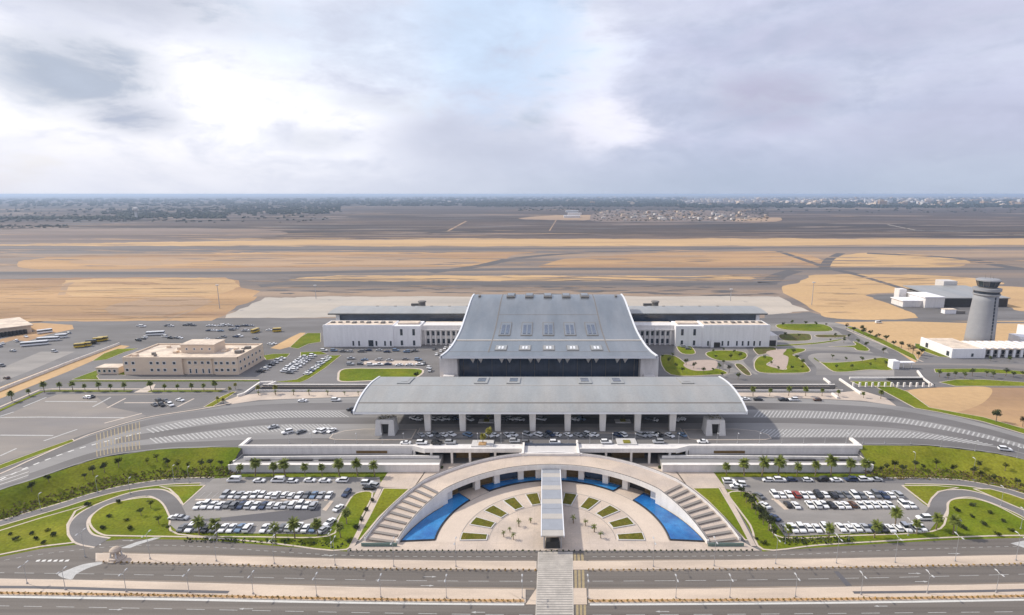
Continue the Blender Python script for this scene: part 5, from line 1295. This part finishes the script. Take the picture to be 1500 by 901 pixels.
# ================================================================== TREES
def leafblob(b,c,r,n,size,squash=1.0,mi=0):
    for _ in range(n):
        d=Vector((random.gauss(0,1),random.gauss(0,1),random.gauss(0,1))).normalized()*r*(random.random()**.4)
        p=Vector(c)+Vector((d.x,d.y,d.z*squash)); u=Vector((random.gauss(0,1),random.gauss(0,1),random.gauss(0,1))).normalized(); w=u.orthogonal().normalized()
        s=size*random.uniform(.6,1.3); b.face([p-u*s,p+w*s*.6,p+u*s,p-w*s*.6],mi)
def tree_meshes(kind,seed):
    random.seed(seed); tr=MB(); cr=MB()
    if kind=='palm':
        h=5.6; tr.tube((0,0,0),(.15,.05,h*.5),.28,.2,8); tr.tube((.15,.05,h*.5),(.2,.1,h),.2,.17,8)
        top=Vector((.2,.1,h))
        for k in range(44):
            a=2*math.pi*k/44*2.618; e=R(random.uniform(-25,78)); L=random.uniform(2.1,2.9); p=top.copy(); d=Vector((math.cos(a)*math.cos(e),math.sin(a)*math.cos(e),math.sin(e)))
            seg=6; pts=[p.copy()]
            for i in range(seg): p=p+d*L/seg; d=(d+Vector((0,0,-.22))).normalized(); pts.append(p.copy())
            for i in range(seg):
                q0,q1=pts[i],pts[i+1]; t=(q1-q0).normalized(); side=t.cross(Vector((0,0,1))).normalized()
                for s in (-1,1):
                    for f in (0.0,.5):
                        m_=q0.lerp(q1,f); ln=.85*math.sin(math.pi*min(.95,(i+f+.8)/(seg+.6)))+.12
                        e2=m_+side*s*ln+t*.25+Vector((0,0,-.28*ln)); cr.face([m_,m_+t*.26,e2])
    elif kind=='date':
        h=3.4; tr.tube((0,0,0),(0,0,h),.3,.24,8); top=Vector((0,0,h))
        for k in range(26):
            a=2.4*k; e=R(random.uniform(-5,70)); L=random.uniform(1.6,2.2); p=top.copy(); d=Vector((math.cos(a)*math.cos(e),math.sin(a)*math.cos(e),math.sin(e)))
            for i in range(5):
                q=p+d*L/5; side=d.cross(Vector((0,0,1))).normalized()*.32
                cr.face([p-side,q,p+side*.2]); cr.face([p+side,q,p-side*.2]); p=q; d=(d+Vector((0,0,-.25))).normalized()
    elif kind=='round':
        h=2.6; tr.tube((0,0,0),(0,0,h),.2,.14,7)
        for k in range(5):
            a=k*1.3; e=(math.cos(a)*1.1,math.sin(a)*1.1,h+1.2); tr.tube((0,0,h),e,.1,.04,5)
        for k in range(9):
            a=k*.9; rr=1.35 if k<6 else .5; leafblob(cr,(math.cos(a)*rr*random.uniform(.6,1.1),math.sin(a)*rr*random.uniform(.6,1.1),h+1.0+random.uniform(-.3,1.5)),random.uniform(.7,1.1),60,.24,.85)
    elif kind=='shrub':
        tr.tube((0,0,0),(0,0,.6),.1,.06,5)
        for k in range(6): leafblob(cr,(random.uniform(-.8,.8),random.uniform(-.6,.6),.6+random.uniform(0,.5)),.6,36,.2,.8)
    random.seed(seed+100)
    return tr,cr
TP={}
def tree(kind,x,y,z,scale,label,name,cat,group,leaf='leaf',seed=0):
    key=(kind,leaf,seed)
    if key not in TP:
        st=random.getstate(); tr,cr=tree_meshes(kind,seed+11*len(kind)); random.setstate(st); ms=[]
        for nm_,b,m_ in (('trunk',tr,'bark'),('crown',cr,leaf)):
            me=bpy.data.meshes.new(nm_); me.from_pydata([tuple(v) for v in b.v],[],b.f); me.materials.append(M[m_]); ms.append((nm_,me))
        TP[key]=ms
    o=bpy.data.objects.new(name,None); COL.objects.link(o); o.location=(x,y,z); o.scale=(scale,)*3; o.rotation_euler=(random.uniform(-.07,.07),random.uniform(-.07,.07),random.uniform(0,6.28)); o.empty_display_size=.5
    for nm_,me in TP[key]:
        c=bpy.data.objects.new(nm_,me); COL.objects.link(c); c.parent=o
    tag(o,label,cat,group); return o
def tree_row(kind,pts,z,scale,where,name,cat,leaf='leaf',hz=False,adj='green'):
    g=f'{cat}s {where}'
    for i,p in enumerate(sorted(pts)):
        q=P(p[0],p[1],z); zz=height(q.x,q.y) if hz else z
        if hz:
            for _ in range(6): q=P(p[0],p[1],zz); zz=height(q.x,q.y)
        tree(kind,q.x,q.y,zz,scale*random.uniform(.72,1.22),f'{adj} {cat}, {nth(i+1)} from the left {where}',name,cat,g,leaf,random.randint(0,2))
tree_row('palm',[(x,697.5) for x in (353,374,401,418,447,472,497,524,549)],0,.9,'against the left retaining wall','palm_tree','palm tree','leafpalm',adj='bushy')
tree_row('palm',[(x,697) for x in (1064,1090,1116,1140,1167,1194,1217,1244,1268)],0,.95,'against the right retaining wall','palm_tree','palm tree','leafpalm',adj='bushy')
tree_row('palm',[(292,784),(318,787),(404,789),(432,789),(466,785),(499,788),(508,768)],0,.84,'along the lower lawn of the left lot','palm_tree','palm tree','leafpalm',adj='dark')
tree_row('palm',[(1155,789),(1213,789),(1280,788),(1311,772),(1343,783),(1371,776),(1396,783)],0,.9,'along the lower lawn of the right lot','palm_tree','palm tree','leafpalm',adj='dark')
tree_row('round',[(1085,727),(1093,737),(1101,746),(1107,754),(1112,761),(1118,769),(1126,778),(1133,788),(1120,764)],0,.98,'beside the left edge of the right lot','small_tree','small tree','leafdark',adj='dense dark')
tree_row('round',[(207,756),(221,745),(233,768),(247,778)],0,.5,'on the island lawn left of the left lot','small_tree','small tree','leaf',adj='low')
tree_row('shrub',[(16,784),(24,792),(48,783),(52,791),(70,778),(80,785),(65,797),(128,741),(150,775),(173,737),(185,763),(190,776),(160,758),(537,748),(530,762),(545,735),(522,775),(512,795)],0,.9,'dotted over the lawns of the left side','shrub','shrub','leafdark',adj='small dark')
tree_row('shrub',[(1402,749),(1425,742),(1450,752),(1440,770),(1470,765),(1410,775),(1424,758),(1107,790),(1118,797),(1460,784),(1480,778)],0,.9,'dotted over the lawns of the right side','shrub','shrub','leafdark',adj='small dark')
tree_row('round',[(49,733),(75,722),(126,710),(138,706),(155,703),(176,697),(217,690),(232,688),(246,689),(262,690),(277,689),(297,689),(310,688),(325,688),(340,690)],0,.62,'on the left grass slope','small_tree','small tree','leafdark',hz=True,adj='dark')
tree_row('round',[(1277,690),(1290,692),(1297,690),(1310,689),(1322,694),(1340,688),(1352,690),(1371,688),(1395,693),(1425,698),(1436,702),(1455,706),(1470,700),(1490,713),(1432,694)],0,.62,'on the right grass slope','small_tree','small tree','leafdark',hz=True,adj='dark')
tree_row('date',[(738,787),(747,780),(760,772),(777,766.5),(752,791)],0,.55,'in the plaza arc left of the walkway','small_palm','small palm','leafpalm',adj='young')
tree_row('date',[(840,767),(858,771),(870.5,780),(880,789)],0,.55,'in the plaza arc right of the walkway','small_palm','small palm','leafpalm',adj='young')
tree_row('palm',[(18,588),(43,580),(65,575),(88,573),(107,573),(125,573),(145,573),(162,573),(182,573),(222,573),(241,573),(261,573),(281,573),(299,573),(316,572)],Z,.72,'in the hedge behind the upper left car park','palm_tree','palm tree','leafpalm',adj='green')
tree_row('palm',[(319,590),(328,592),(337,576),(345,570),(379,576),(403,577)],Z,.62,'on the terrace left of the sunken road','palm_tree','palm tree','leafyellow',adj='yellowish')
tree_row('date',[(379,579),(404,579),(430,579),(453,579),(480,579),(505,579),(525,579)],Z,.62,'on the palm walk left of the canopy','small_palm','small palm','leafpalm',adj='short')
tree_row('palm',[(1103,580),(1127,580),(1155,580),(1180,580),(1204,580),(1228,581),(1265,583),(1290,584)],Z,.62,'on the palm walk right of the canopy','palm_tree','palm tree','leafpalm',adj='short')
tree_row('round',[(1250,487),(1262,486),(1265,491),(1275,493),(1283,497),(1287,496),(1298,501),(1309,508),(1320,510),(1331,513),(1337,519),(1345,524),(1350,521),(1240,482)],Z,.95,'along the green strip east of the gardens','roadside_tree','tree','leafdark',adj='dark round')
tree_row('round',[(1223,495),(1243,496),(1216,501),(1236,502),(1257,504),(1268,509),(1294,518),(1210,478),(1219,526),(1239,529),(1263,531),(1282,530),(1176,535),(1167,528),(1130,535),(1083,524),(1005,535),(1016,540),(1054,541),(1060,534),(980,532),(1057,552),(1081,556),(1147,479),(1160,476),(1180,477),(1195,478),(1150,493),(1170,495),(1045,517),(1060,515),(1075,518),(1085,523),(1048,526),(1070,527),(1120,527),(1140,543),(1160,543),(1175,542),(1162,520),(1225,541),(1248,541),(1275,538),(1297,536),(990,540),(1000,546),(1030,547),(1045,545),(970,525),(985,523)],Z,.62,'in the gardens east of the terminal','garden_tree','tree','leaf',adj='small round')
tree_row('round',[(1376,552),(1388,555),(1399,552),(1413,555),(1424,551),(1445,551),(1455,554),(1473,551),(1484,553),(1498,552),(1450,529),(1478,530)],Z,.72,'along the roads before the tower','roadside_tree','tree','leaf',adj='small')
tree_row('round',[(1459,618),(1498,625)],Z,.95,'on the sandy bank near the right edge','roadside_tree','tree','leafdark',adj='lone')
tree_row('round',[(610,556),(545,572),(1068,546)],Z,.8,'at the canopy corners','garden_tree','tree','leafdark',adj='dark')
tree_row('palm',[(707,651),(716,643),(913,612),(716,617)],Z,.6,'in the forecourt planters','palm_tree','palm tree','leafyellow',adj='yellow-green')
# flowering shrub mass along the foot of the slopes: uncountable ground cover
def hedge_mass(px,z,w,dens,leaf,h=.8,hz=False):
    pts=[P(x,y,z).xy for x,y in smooth(px,5,False)]; b=MB()
    for i in range(len(pts)-1):
        a,c=pts[i],pts[i+1]; L=(c-a).length; n=(c-a).normalized(); n=Vector((-n.y,n.x))
        for _ in range(int(L*w*dens)):
            q=a.lerp(c,random.random())+n*random.uniform(-w/2,w/2); zz=(height(q.x,q.y) if hz else z)
            u=Vector((random.gauss(0,1),random.gauss(0,1),random.gauss(0,.6))).normalized()*random.uniform(.25,.55); v=u.orthogonal().normalized()*random.uniform(.2,.4)
            o=Vector((q.x,q.y,zz+random.uniform(.1,h))); b.face([o-u,o+v,o+u,o-v])
    return structure(b.build('shrub_bed',leaf),'stuff')
hedge_mass([(0,761),(22,752),(89,731),(166,710),(233,699),(300,696),(350,695)],0,6,2.2,'leafbrown',1.0,True)
hedge_mass([(1270,697),(1361,698),(1416,700),(1472,711),(1500,719),(1560,738)],0,6,2.2,'leafbrown',1.0,True)
hedge_mass([(270,791),(400,794),(508,801)],0,2.2,1.5,'leafdark',.6)
hedge_mass([(1146,794),(1250,792)],0,3.4,2.5,'leafdark',.8)
for a,b_ in ((-150,768),(864,1650)):
    # clipped hedge dots along the median edge
    pass
# clipped bushes in the boulevard planting strips
bb=MB()
def dots(pts,z,gap,m,r=.35):
    b=MB(); s=smooth(pts,6,False); P_=[P(x,y,z) for x,y in s]; acc=0
    for i in range(len(P_)-1):
        a,c=P_[i],P_[i+1]; L=(c-a).length; k=acc
        while k<L:
            q=a.lerp(c,k/L); leafblob(b,(q.x,q.y,z+.35),r,7,.28,.8); k+=gap
        acc=k-L
    return structure(b.build('hedge_planting',m),'stuff')
M['leaforange']=leafmat('orange_hedge_leaves',(0.10,0.10,0.02),(0.42,0.22,0.06),1.2)
for a,b_ in ((-150,768),(864,1650)):
    dots(cut([(x,y-2.6) for x,y in m2_bot],a,b_),.15,1.6,'leaforange')
dots(cut([(x,y+1.0) for x,y in m1_bot],140,784),.1,1.8,'leaforange',.28); dots(cut([(x,y+1.0) for x,y in m1_bot],862,1600),.1,1.8,'leaforange',.28)
dots([(514,807.2),(800,808),(1110,807.2)],.2,1.8,'leafdark',.28)
# ================================================================== STREET LAMPS
def lamp_mesh(h,double,arm):
    p=MB(); p.tube((0,0,0),(0,0,h),.085,.05,8); p.frus((0,0),.2,.2,0,.12,.12,.4)
    for s in ((-1,1) if double else (1,)): p.tube((0,0,h-.1),(0,s*arm,h+.25),.045,.04,6)
    hd=[]
    for s in ((-1,1) if double else (1,)):
        q=MB(); q.frus((0,s*(arm+.3)),.22,.5,h+.18,.12,.3,h+.32); hd.append(q)
    return p,hd
LP={}
def lamp_row(pts,z,h,double,arm,where,face=0):
    key=(h,double,arm)
    if key not in LP:
        p,hd=lamp_mesh(h,double,arm); ms=[]
        me=bpy.data.meshes.new('pole'); me.from_pydata(p.v,[],p.f); me.materials.append(M['metalpost']); ms.append(('pole',me))
        for q in hd: me=bpy.data.meshes.new('lamp_head'); me.from_pydata(q.v,[],q.f); me.materials.append(M['lamphead']); ms.append(('lamp_head',me))
        LP[key]=ms
    for i,(x,y) in enumerate(sorted(pts)):
        q=P(x,y,z); o=bpy.data.objects.new('street_lamp',None); COL.objects.link(o); o.location=(q.x,q.y,z+.1); o.rotation_euler[2]=face; o.empty_display_size=.5
        for nm_,me in LP[key]: c=bpy.data.objects.new(nm_,me); COL.objects.link(c); c.parent=o
        tag(o,f'grey street lamp, {nth(i+1)} from the left {where}','street lamp',f'street lamps {where}')
lamp_row([(40,855),(96,864),(185,867),(277,868),(371,870),(464,873),(558,875),(654,876),(765,876),(861,876),(990,876),(1069,875.5),(1165,874),(1261,871),(1358,869),(1459,868)],.13,6.0,True,.9,'on the lower boulevard median')
lamp_row([(125,816),(220,819),(317,822),(402,826),(491,828),(577,830),(668,830),(957,830),(1046,829),(1136,826),(1225,825),(1311,824),(1399,822),(1488,821)],.13,8.4,True,1.2,'on the upper boulevard median')
lamp_row([(x,649.5) for x in (424,457,490,523,560,592,700,734,766,832,864,897,930,963,994,1050,1080,1112,1145,1177,1208,1239,1264,1296)]+[(1334,651),(1378,655),(1428,661),(1490,671)],Z,4.6,False,.5,'along the forecourt parapet',math.pi)
lamp_row([(1150,797),(1243,791),(1330,785),(1400,783)],0,5.5,True,.7,'in the lawn strip under the right lot')
lamp_row([(318,792),(402,797),(485,803)],0,5.5,True,.7,'in the lawn strip under the left lot')
lamp_row([(1338,688),(1425,697),(1495,775),(1466,741)],0,7.0,False,.7,'around the loop lanes of the right side')
lamp_row([(143,722),(191,724),(277,707),(255,705),(60,748)],0,6.0,False,.7,'around the loop lanes of the left side')
def mast(x,y,h,label):
    c=P(x,y,Z); t=thing('floodlight_mast',(c.x,c.y,Z),label,'mast'); b=MB(); b.tube((c.x,c.y,Z),(c.x,c.y,Z+h),.35,.2,8); b.build('pole','metalpost',t)
    b=MB(); b.lathe([(.4,Z+h-.6),(1.6,Z+h-.2),(1.6,Z+h+.2),(.4,Z+h+.4)],(c.x,c.y),12); b.build('lamp_ring','lamphead',t)
mast(322,452,22,'tall floodlight mast at the corner of the left concrete apron'); mast(1189,447,22,'tall floodlight mast in the sand right of the concrete apron')
mast(1070,441,12,'short mast on the right concrete apron'); mast(463,438,14,'thin mast behind the left pier roof')
# ------- plinth with bowl on the left median
c=P(171,819,0); t=thing('stone_monument',(c.x,c.y,.14),'round cream stone monument with a dome standing on the left boulevard median','monument')
b=MB(); b.lathe([(2.4,.1),(2.4,.5),(2.0,.5),(1.9,1.0)],(c.x,c.y),28); b.build('base','kerb',t)
b=MB(); b.lathe([(1.1,1.0),(.8,1.5),(.75,1.9),(1.3,2.5),(1.35,2.8)],(c.x,c.y),24); b.build('bowl','median',t)
for k in range(4):
    a=k*math.pi/2+.6; q=MB(); q.tube((c.x+1.4*math.cos(a),c.y+1.4*math.sin(a),1.0),(c.x+1.15*math.cos(a),c.y+1.15*math.sin(a),3.0),.25,.2,8); q.build('pillar','stone',t)
b=MB(); b.lathe([(1.6,3.0),(1.5,3.4),(1.0,3.9),(.4,4.2)],(c.x,c.y),24); b.build('dome','median',t)
# forecourt planters and round statue base
for i,(x,y,w,lab) in enumerate(((706,655,4.6,'square grey planter slab with yellow-green palms left of centre on the forecourt'),(919,652,4.2,'square grey planter slab right of centre on the forecourt'),(913,620,3.6,'small planter slab in the shade under the canopy, right side'),(712,620,3.6,'small planter slab in the shade under the canopy, left side'))):
    c=P(x,y,Z); t=thing('planter',(c.x,c.y,Z),lab,'planter'); b=MB(); b.box(c.x-w,c.x+w,c.y,c.y+(6 if i<2 else 4),Z,Z+.45); b.build('slab','stone',t)
    b=MB(); b.box(c.x-w*.35,c.x+w*.35,c.y+.6,c.y+3.5,Z+.45,Z+.8); b.build('planting','leafyellow' if i else 'hedge',t)
# ================================================================== FAR TOWN AND WOODS
random.seed(21)
HM=[]
for k in range(10):
    w,d,h=random.uniform(7,14),random.uniform(7,13),random.choice([5,7,9,12,15]); b=MB(); b.box(-w,w,-d,d,0,h,0); b.box(-w+.5,w-.5,-d+.5,d-.5,h,h+.6,1)
    b.box(-w*.35,w*.2,-d*.3,d*.4,h+.6,h+3,0)
    for f in range(int(h//4)):
        for j in range(5): xx=-w+1.2+j*(2*w-2.4)/4.6; b.box(xx,xx+1.5,-d-.06,-d+.01,1.5+f*3.6,3.2+f*3.6,2)
    for ci in range(3):
        me=bpy.data.meshes.new('house'); me.from_pydata(b.v,[],b.f)
        for m_ in (('stone','beige','sandbrown')[ci],'beigeroof','pane'): me.materials.append(M[m_])
        me.polygons.foreach_set('material_index',b.m); HM.append(me)
n=0
def house(x,y,sc,label,group):
    q=P(x,y,Z); o=bpy.data.objects.new('distant_house',random.choice(HM)); COL.objects.link(o); o.location=(q.x,q.y,Z); o.rotation_euler[2]=random.uniform(-.4,.4); o.scale=(sc,sc,sc*random.uniform(.8,1.25)); tag(o,label,'house',group)
for i in range(95):
    x=random.gauss(1000,75); 
    if not 875<x<1125: x=random.uniform(885,1100)
    house(x,random.uniform(309,323),random.uniform(.5,.85),'small house of the sandy village beyond the runway','houses of the village beyond the runway')
for i in range(200):
    r=random.random(); x=random.uniform(1100,1500) if r<.75 else random.uniform(860,1100)
    y=random.uniform(289.5,302); house(x,y,random.uniform(1.3,2.4)*(1+(302-y)*.03),'pale building of the wide town along the right horizon','buildings of the town on the horizon')
tb=MB()
for i in range(900):
    x=random.uniform(1000,1620) if random.random()<.75 else random.uniform(560,1000); y=287.6+9*random.random()**1.3; q=P(x,y,Z); w=random.uniform(10,28); h=random.uniform(8,26)
    tb.box(q.x-w,q.x+w,q.y-w,q.y+w,Z,Z+h,random.choice([0,0,1,2]))
o=tb.build('far_town',['stone','beige','kerb'],origin=(0,0,0)); structure(o,'stuff',"mass of tiny pale buildings along the horizon",'town')
# warehouses
for i,(x,y,w) in enumerate(((838,311,26),(842,315,24),(838,319,26))):
    c=P(x,y,Z); t=thing('warehouse',(c.x,c.y,Z),['rearmost of three long white warehouses beyond the runway','middle one of three long white warehouses beyond the runway','nearest of three long white warehouses beyond the runway'][i],'warehouse')
    b=MB(); b.box(c.x-w*1.4,c.x+w*1.4,c.y,c.y+40,Z,Z+9); b.build('wall','whitewall',t); b=MB(); b.prism([(c.x-w*1.45,c.y-1),(c.x+w*1.45,c.y-1),(c.x+w*1.45,c.y+41),(c.x-w*1.45,c.y+41)],Z+9,Z+10); b.build('roof','trim',t)
# water tower far left
c=P(200,320,Z); t=thing('water_tower',(c.x,c.y,Z),'slim water tower rising from the dark woods at far left','water tower')
b=MB(); b.lathe([(5,Z),(4,Z+30)],(c.x,c.y),12); b.build('shaft','stone',t); b=MB(); b.lathe([(5,Z+30),(11,Z+36),(11,Z+44),(3,Z+48)],(c.x,c.y),16); b.build('tank','stone',t)
# woods: lumps of leaf clumps, an uncountable mass
def woods(rects,n,label,smin=6,smax=13):
    b=MB()
    for i in range(n):
        x0,x1,y0,y1,bias=random.choice(rects); x=random.uniform(x0,x1); y=y0+(y1-y0)*random.random()**bias; q=P(x,y,Z); d=q.y/3500; r=random.uniform(smin,smax)*max(.6,min(d,2.6))
        for k in range(3):
            c=Vector((q.x+random.uniform(-r,r),q.y+random.uniform(-r,r),Z+r*.5)); u=r*random.uniform(.5,.9)
            m=5; v0=len(b.v); ph=random.random()*6
            for j in range(m): a=ph+2*math.pi*j/m; b.v.append((c.x+u*1.25*math.cos(a),c.y+u*1.25*math.sin(a),Z))
            for j in range(m): a=ph+.6+2*math.pi*j/m; rr=u*random.uniform(.8,1.2); b.v.append((c.x+rr*math.cos(a),c.y+rr*math.sin(a),c.z+random.uniform(-.2,.4)*u))
            b.v.append((c.x,c.y,c.z+u*random.uniform(.5,.9)))
            for j in range(m):
                j2=(j+1)%m; b.f.append([v0+j,v0+j2,v0+m+j2,v0+m+j]); b.m.append(0); b.f.append([v0+m+j,v0+m+j2,v0+2*m]); b.m.append(0)
    structure(b.build('far_woods','farwood',origin=(0,0,0)),'stuff',label,'woods')
woods([(170,330,313,320,1),(330,500,300,311,1),(0,200,318,322,1),(150,480,306,314,1),(0,480,296,302,1),(0,480,292,296,1)],1500,'dark belt of trees far away on the left')
woods([(0,480,293,326,1)],420,'scattered trees over the far fields on the left',4,9)
woods([(480,1000,296,302,1),(480,1000,289,297,1),(700,1000,292,303,.6)],1900,'dark belt of trees far away before the horizon')
woods([(1000,1560,300,305,1),(1120,1500,290,303,1),(1380,1500,294,300,1),(1000,1500,300,304,1)],1500,'thin dark line of trees before the distant town')
woods([(870,1125,306,324,1)],700,'scattered scrub among the village houses',2,5)
woods([(760,880,305,309,1),(700,760,296,303,1),(0,100,330,334,1),(1100,1500,306,312,1)],260,'loose scrub at the edge of the fields',3,7)
# ================================================================== LIGHT, AIR, CAMERA
SUN_EL, SUN_AZ = 40.0, -72.0      # azimuth from +Y (towards the airfield), negative = left of the picture
sd=Vector((math.sin(R(SUN_AZ))*math.cos(R(SUN_EL)),math.cos(R(SUN_AZ))*math.cos(R(SUN_EL)),math.sin(R(SUN_EL))))
sl=bpy.data.lights.new('sun','SUN'); sl.energy=3.6; sl.angle=R(2.0); sl.color=(1.0,.925,.81)
so=bpy.data.objects.new('sun',sl); COL.objects.link(so); so.rotation_euler=sd.to_track_quat('Z','Y').to_euler(); so.location=(-300,150,400)
w=bpy.data.worlds.new('World'); scene.world=w; w.use_nodes=True; nt=w.node_tree; N=nt.nodes.new; L=nt.links.new
bg=nt.nodes['Background']; sky=N('ShaderNodeTexSky'); sky.sky_type='NISHITA'; sky.sun_disc=False; sky.sun_elevation=R(SUN_EL); sky.sun_rotation=R(SUN_AZ); sky.dust_density=2.0
tc=N('ShaderNodeTexCoord'); 
mp_=N('ShaderNodeMapping'); mp_.inputs['Scale'].default_value=(1,1,2.6); L(tc.outputs['Generated'],mp_.inputs['Vector'])
def noise(scale,detail,rough,off=(0,0,0),dist=0.0):
    m=N('ShaderNodeMapping'); m.inputs['Location'].default_value=off; L(mp_.outputs[0],m.inputs['Vector'])
    n=N('ShaderNodeTexNoise'); n.inputs['Scale'].default_value=scale; n.inputs['Detail'].default_value=detail; n.inputs['Roughness'].default_value=rough; n.inputs['Distortion'].default_value=dist; L(m.outputs[0],n.inputs['Vector']); return n.outputs[0]
def rng(v,a,b,c,d,sm=True):
    r=N('ShaderNodeMapRange'); r.interpolation_type='SMOOTHSTEP' if sm else 'LINEAR'
    r.inputs[1].default_value=a; r.inputs[2].default_value=b; r.inputs[3].default_value=c; r.inputs[4].default_value=d; L(v,r.inputs[0]); return r.outputs[0]
def op(o,a,b=None,c=None):
    m=N('ShaderNodeMath'); m.operation=o
    for i,v in enumerate((a,b,c)):
        if v is None: continue
        if isinstance(v,(int,float)): m.inputs[i].default_value=v
        else: L(v,m.inputs[i])
    return m.outputs[0]
def mix(f,a,b):
    m=N('ShaderNodeMix'); m.data_type='RGBA'
    for i,v in ((0,f),(6,a),(7,b)):
        if isinstance(v,tuple): m.inputs[i].default_value=(*v,1)
        elif isinstance(v,(int,float)): m.inputs[i].default_value=v
        else: L(v,m.inputs[i])
    return m.outputs[2]
sx=N('ShaderNodeSeparateXYZ'); L(tc.outputs['Generated'],sx.inputs[0])
big=noise(2.3,7,.55,(3.1,0.4,1.7),.4); med=noise(6.0,9,.6,(1.3,7.1,.2),.5); fine=noise(15,8,.6,(5,2,9))
warp=op('ADD',op('MULTIPLY',op('SUBTRACT',med,.5),.55),op('MULTIPLY',op('SUBTRACT',fine,.5),.22))
def blob(px,py,rx,ry):
    "soft cloud patch round a compass direction of the sky, edge frayed by the noise"
    d=direction(px,py); c=N('ShaderNodeVectorMath'); c.operation='SUBTRACT'; L(tc.outputs['Generated'],c.inputs[0]); c.inputs[1].default_value=tuple(d)
    s=N('ShaderNodeVectorMath'); s.operation='MULTIPLY'; L(c.outputs[0],s.inputs[0]); s.inputs[1].default_value=(1/rx,1/rx,1/ry)
    l=N('ShaderNodeVectorMath'); l.operation='LENGTH'; L(s.outputs[0],l.inputs[0])
    return op('MULTIPLY',rng(op('ADD',l.outputs['Value'],op('MULTIPLY',warp,-2.6)),1.35,.35,0,1),rng(op('ADD',med,op('MULTIPLY',fine,.3)),.50,.72,.45,1.0))
side=rng(sx.outputs[0],-.62,.35,1,0)          # brighter on the sun's side
bright=op('ADD',op('MULTIPLY',side,.60),op('MULTIPLY',rng(op('ADD',big,op('MULTIPLY',warp,.9)),.36,.64,0,1),.40))
low=(.57,.62,.80); high=(.94,.97,1.09)
cloud=mix(bright,low,high)
lav=mix(rng(med,.4,.62,0,.5),cloud,(.56,.58,.76))
cloud=mix(op('SUBTRACT',1.0,side),cloud,lav)
def dark(c,col,b,k): return mix(op('MULTIPLY',b,k),c,col)
cloud=dark(cloud,(1.15,1.14,1.18),blob(50,150,.46,.13),.95)
cloud=dark(cloud,(1.08,1.08,1.14),blob(340,60,.22,.07),.4)
cloud=dark(cloud,(1.0,.98,1.04),blob(110,240,.20,.06),.5)
cloud=dark(cloud,(.93,.95,1.08),blob(830,60,.09,.10),1.0)
cloud=dark(cloud,(.93,.93,1.05),blob(880,185,.10,.045),.9)
cloud=dark(cloud,(.50,.56,.68),blob(118,102,.095,.06),1.0)
cloud=dark(cloud,(.50,.55,.68),blob(200,172,.06,.026),1.0)
cloud=dark(cloud,(.50,.54,.65),blob(150,-8,.19,.04),1.0)
cloud=dark(cloud,(.58,.62,.76),blob(700,205,.15,.05),.8)
cloud=dark(cloud,(.66,.70,.80),blob(460,205,.07,.02),.5)
cloud=dark(cloud,(.70,.73,.82),blob(570,150,.09,.018),.5)
cloud=dark(cloud,(.50,.50,.66),blob(1125,148,.11,.04),.85)
cloud=dark(cloud,(.50,.53,.69),blob(1430,200,.16,.05),.6)
cloud=dark(cloud,(.55,.56,.72),blob(1300,40,.20,.03),.4)
cloud=dark(cloud,(.58,.75,1.0),blob(740,30,.12,.15),.75)
cloud=dark(cloud,(.66,.78,.95),blob(600,60,.30,.09),.5)
tex=op('ADD',1.0,op('ADD',op('MULTIPLY',op('SUBTRACT',med,.5),.34),op('MULTIPLY',op('SUBTRACT',fine,.5),.20)))
cs=N('ShaderNodeVectorMath'); cs.operation='SCALE'; L(cloud,cs.inputs[0]); L(tex,cs.inputs['Scale']); cloud=cs.outputs[0]
# open sky shows faintly through thin cloud
skyc=N('ShaderNodeVectorMath'); skyc.operation='SCALE'; skyc.inputs['Scale'].default_value=.10; L(sky.outputs[0],skyc.inputs[0])
gap=rng(op('ADD',big,op('MULTIPLY',warp,.5)),.62,.75,0,.35)
fin=mix(gap,cloud,skyc.outputs[0])
hor=rng(sx.outputs[2],0.0,.11,.75,0)
fin=mix(hor,fin,mix(side,(.46,.54,.68),(.80,.82,.92)))
L(fin,bg.inputs['Color']); bg.inputs['Strength'].default_value=WS
# air
hb=MB(); hb.box(-31000,31000,-450,60500,-1.5,114)
hz=hb.build('haze','asphalt',origin=(0,0,0)); hz.data.materials.clear()
m=bpy.data.materials.new('haze_air'); m.use_nodes=True; n_=m.node_tree.nodes; n_.clear(); out=n_.new('ShaderNodeOutputMaterial'); pv=n_.new('ShaderNodeVolumePrincipled')
pv.inputs['Color'].default_value=(.62,.77,1,1); pv.inputs['Density'].default_value=HAZE; pv.inputs['Anisotropy'].default_value=0.2; m.node_tree.links.new(pv.outputs[0],out.inputs['Volume'])
hz.data.materials.append(m); structure(hz,'stuff')
cam=bpy.data.cameras.new('camera'); cam.lens=36*F/1500; cam.sensor_width=36; cam.shift_x=(750-PX)/1500; cam.clip_start=1; cam.clip_end=120000

co=bpy.data.objects.new('camera',cam); COL.objects.link(co); co.location=(CX,0,CZ); co.rotation_euler=(R(90)-TH,0,0); scene.camera=co
scene.render.engine='CYCLES'; scene.cycles.max_bounces=5; scene.cycles.volume_bounces=0; scene.cycles.diffuse_bounces=3
scene.view_settings.view_transform='Standard'; scene.view_settings.look='None'; scene.view_settings.gamma=1; scene.view_settings.exposure=EXPO
scene.render.resolution_x=1024; scene.render.resolution_y=615
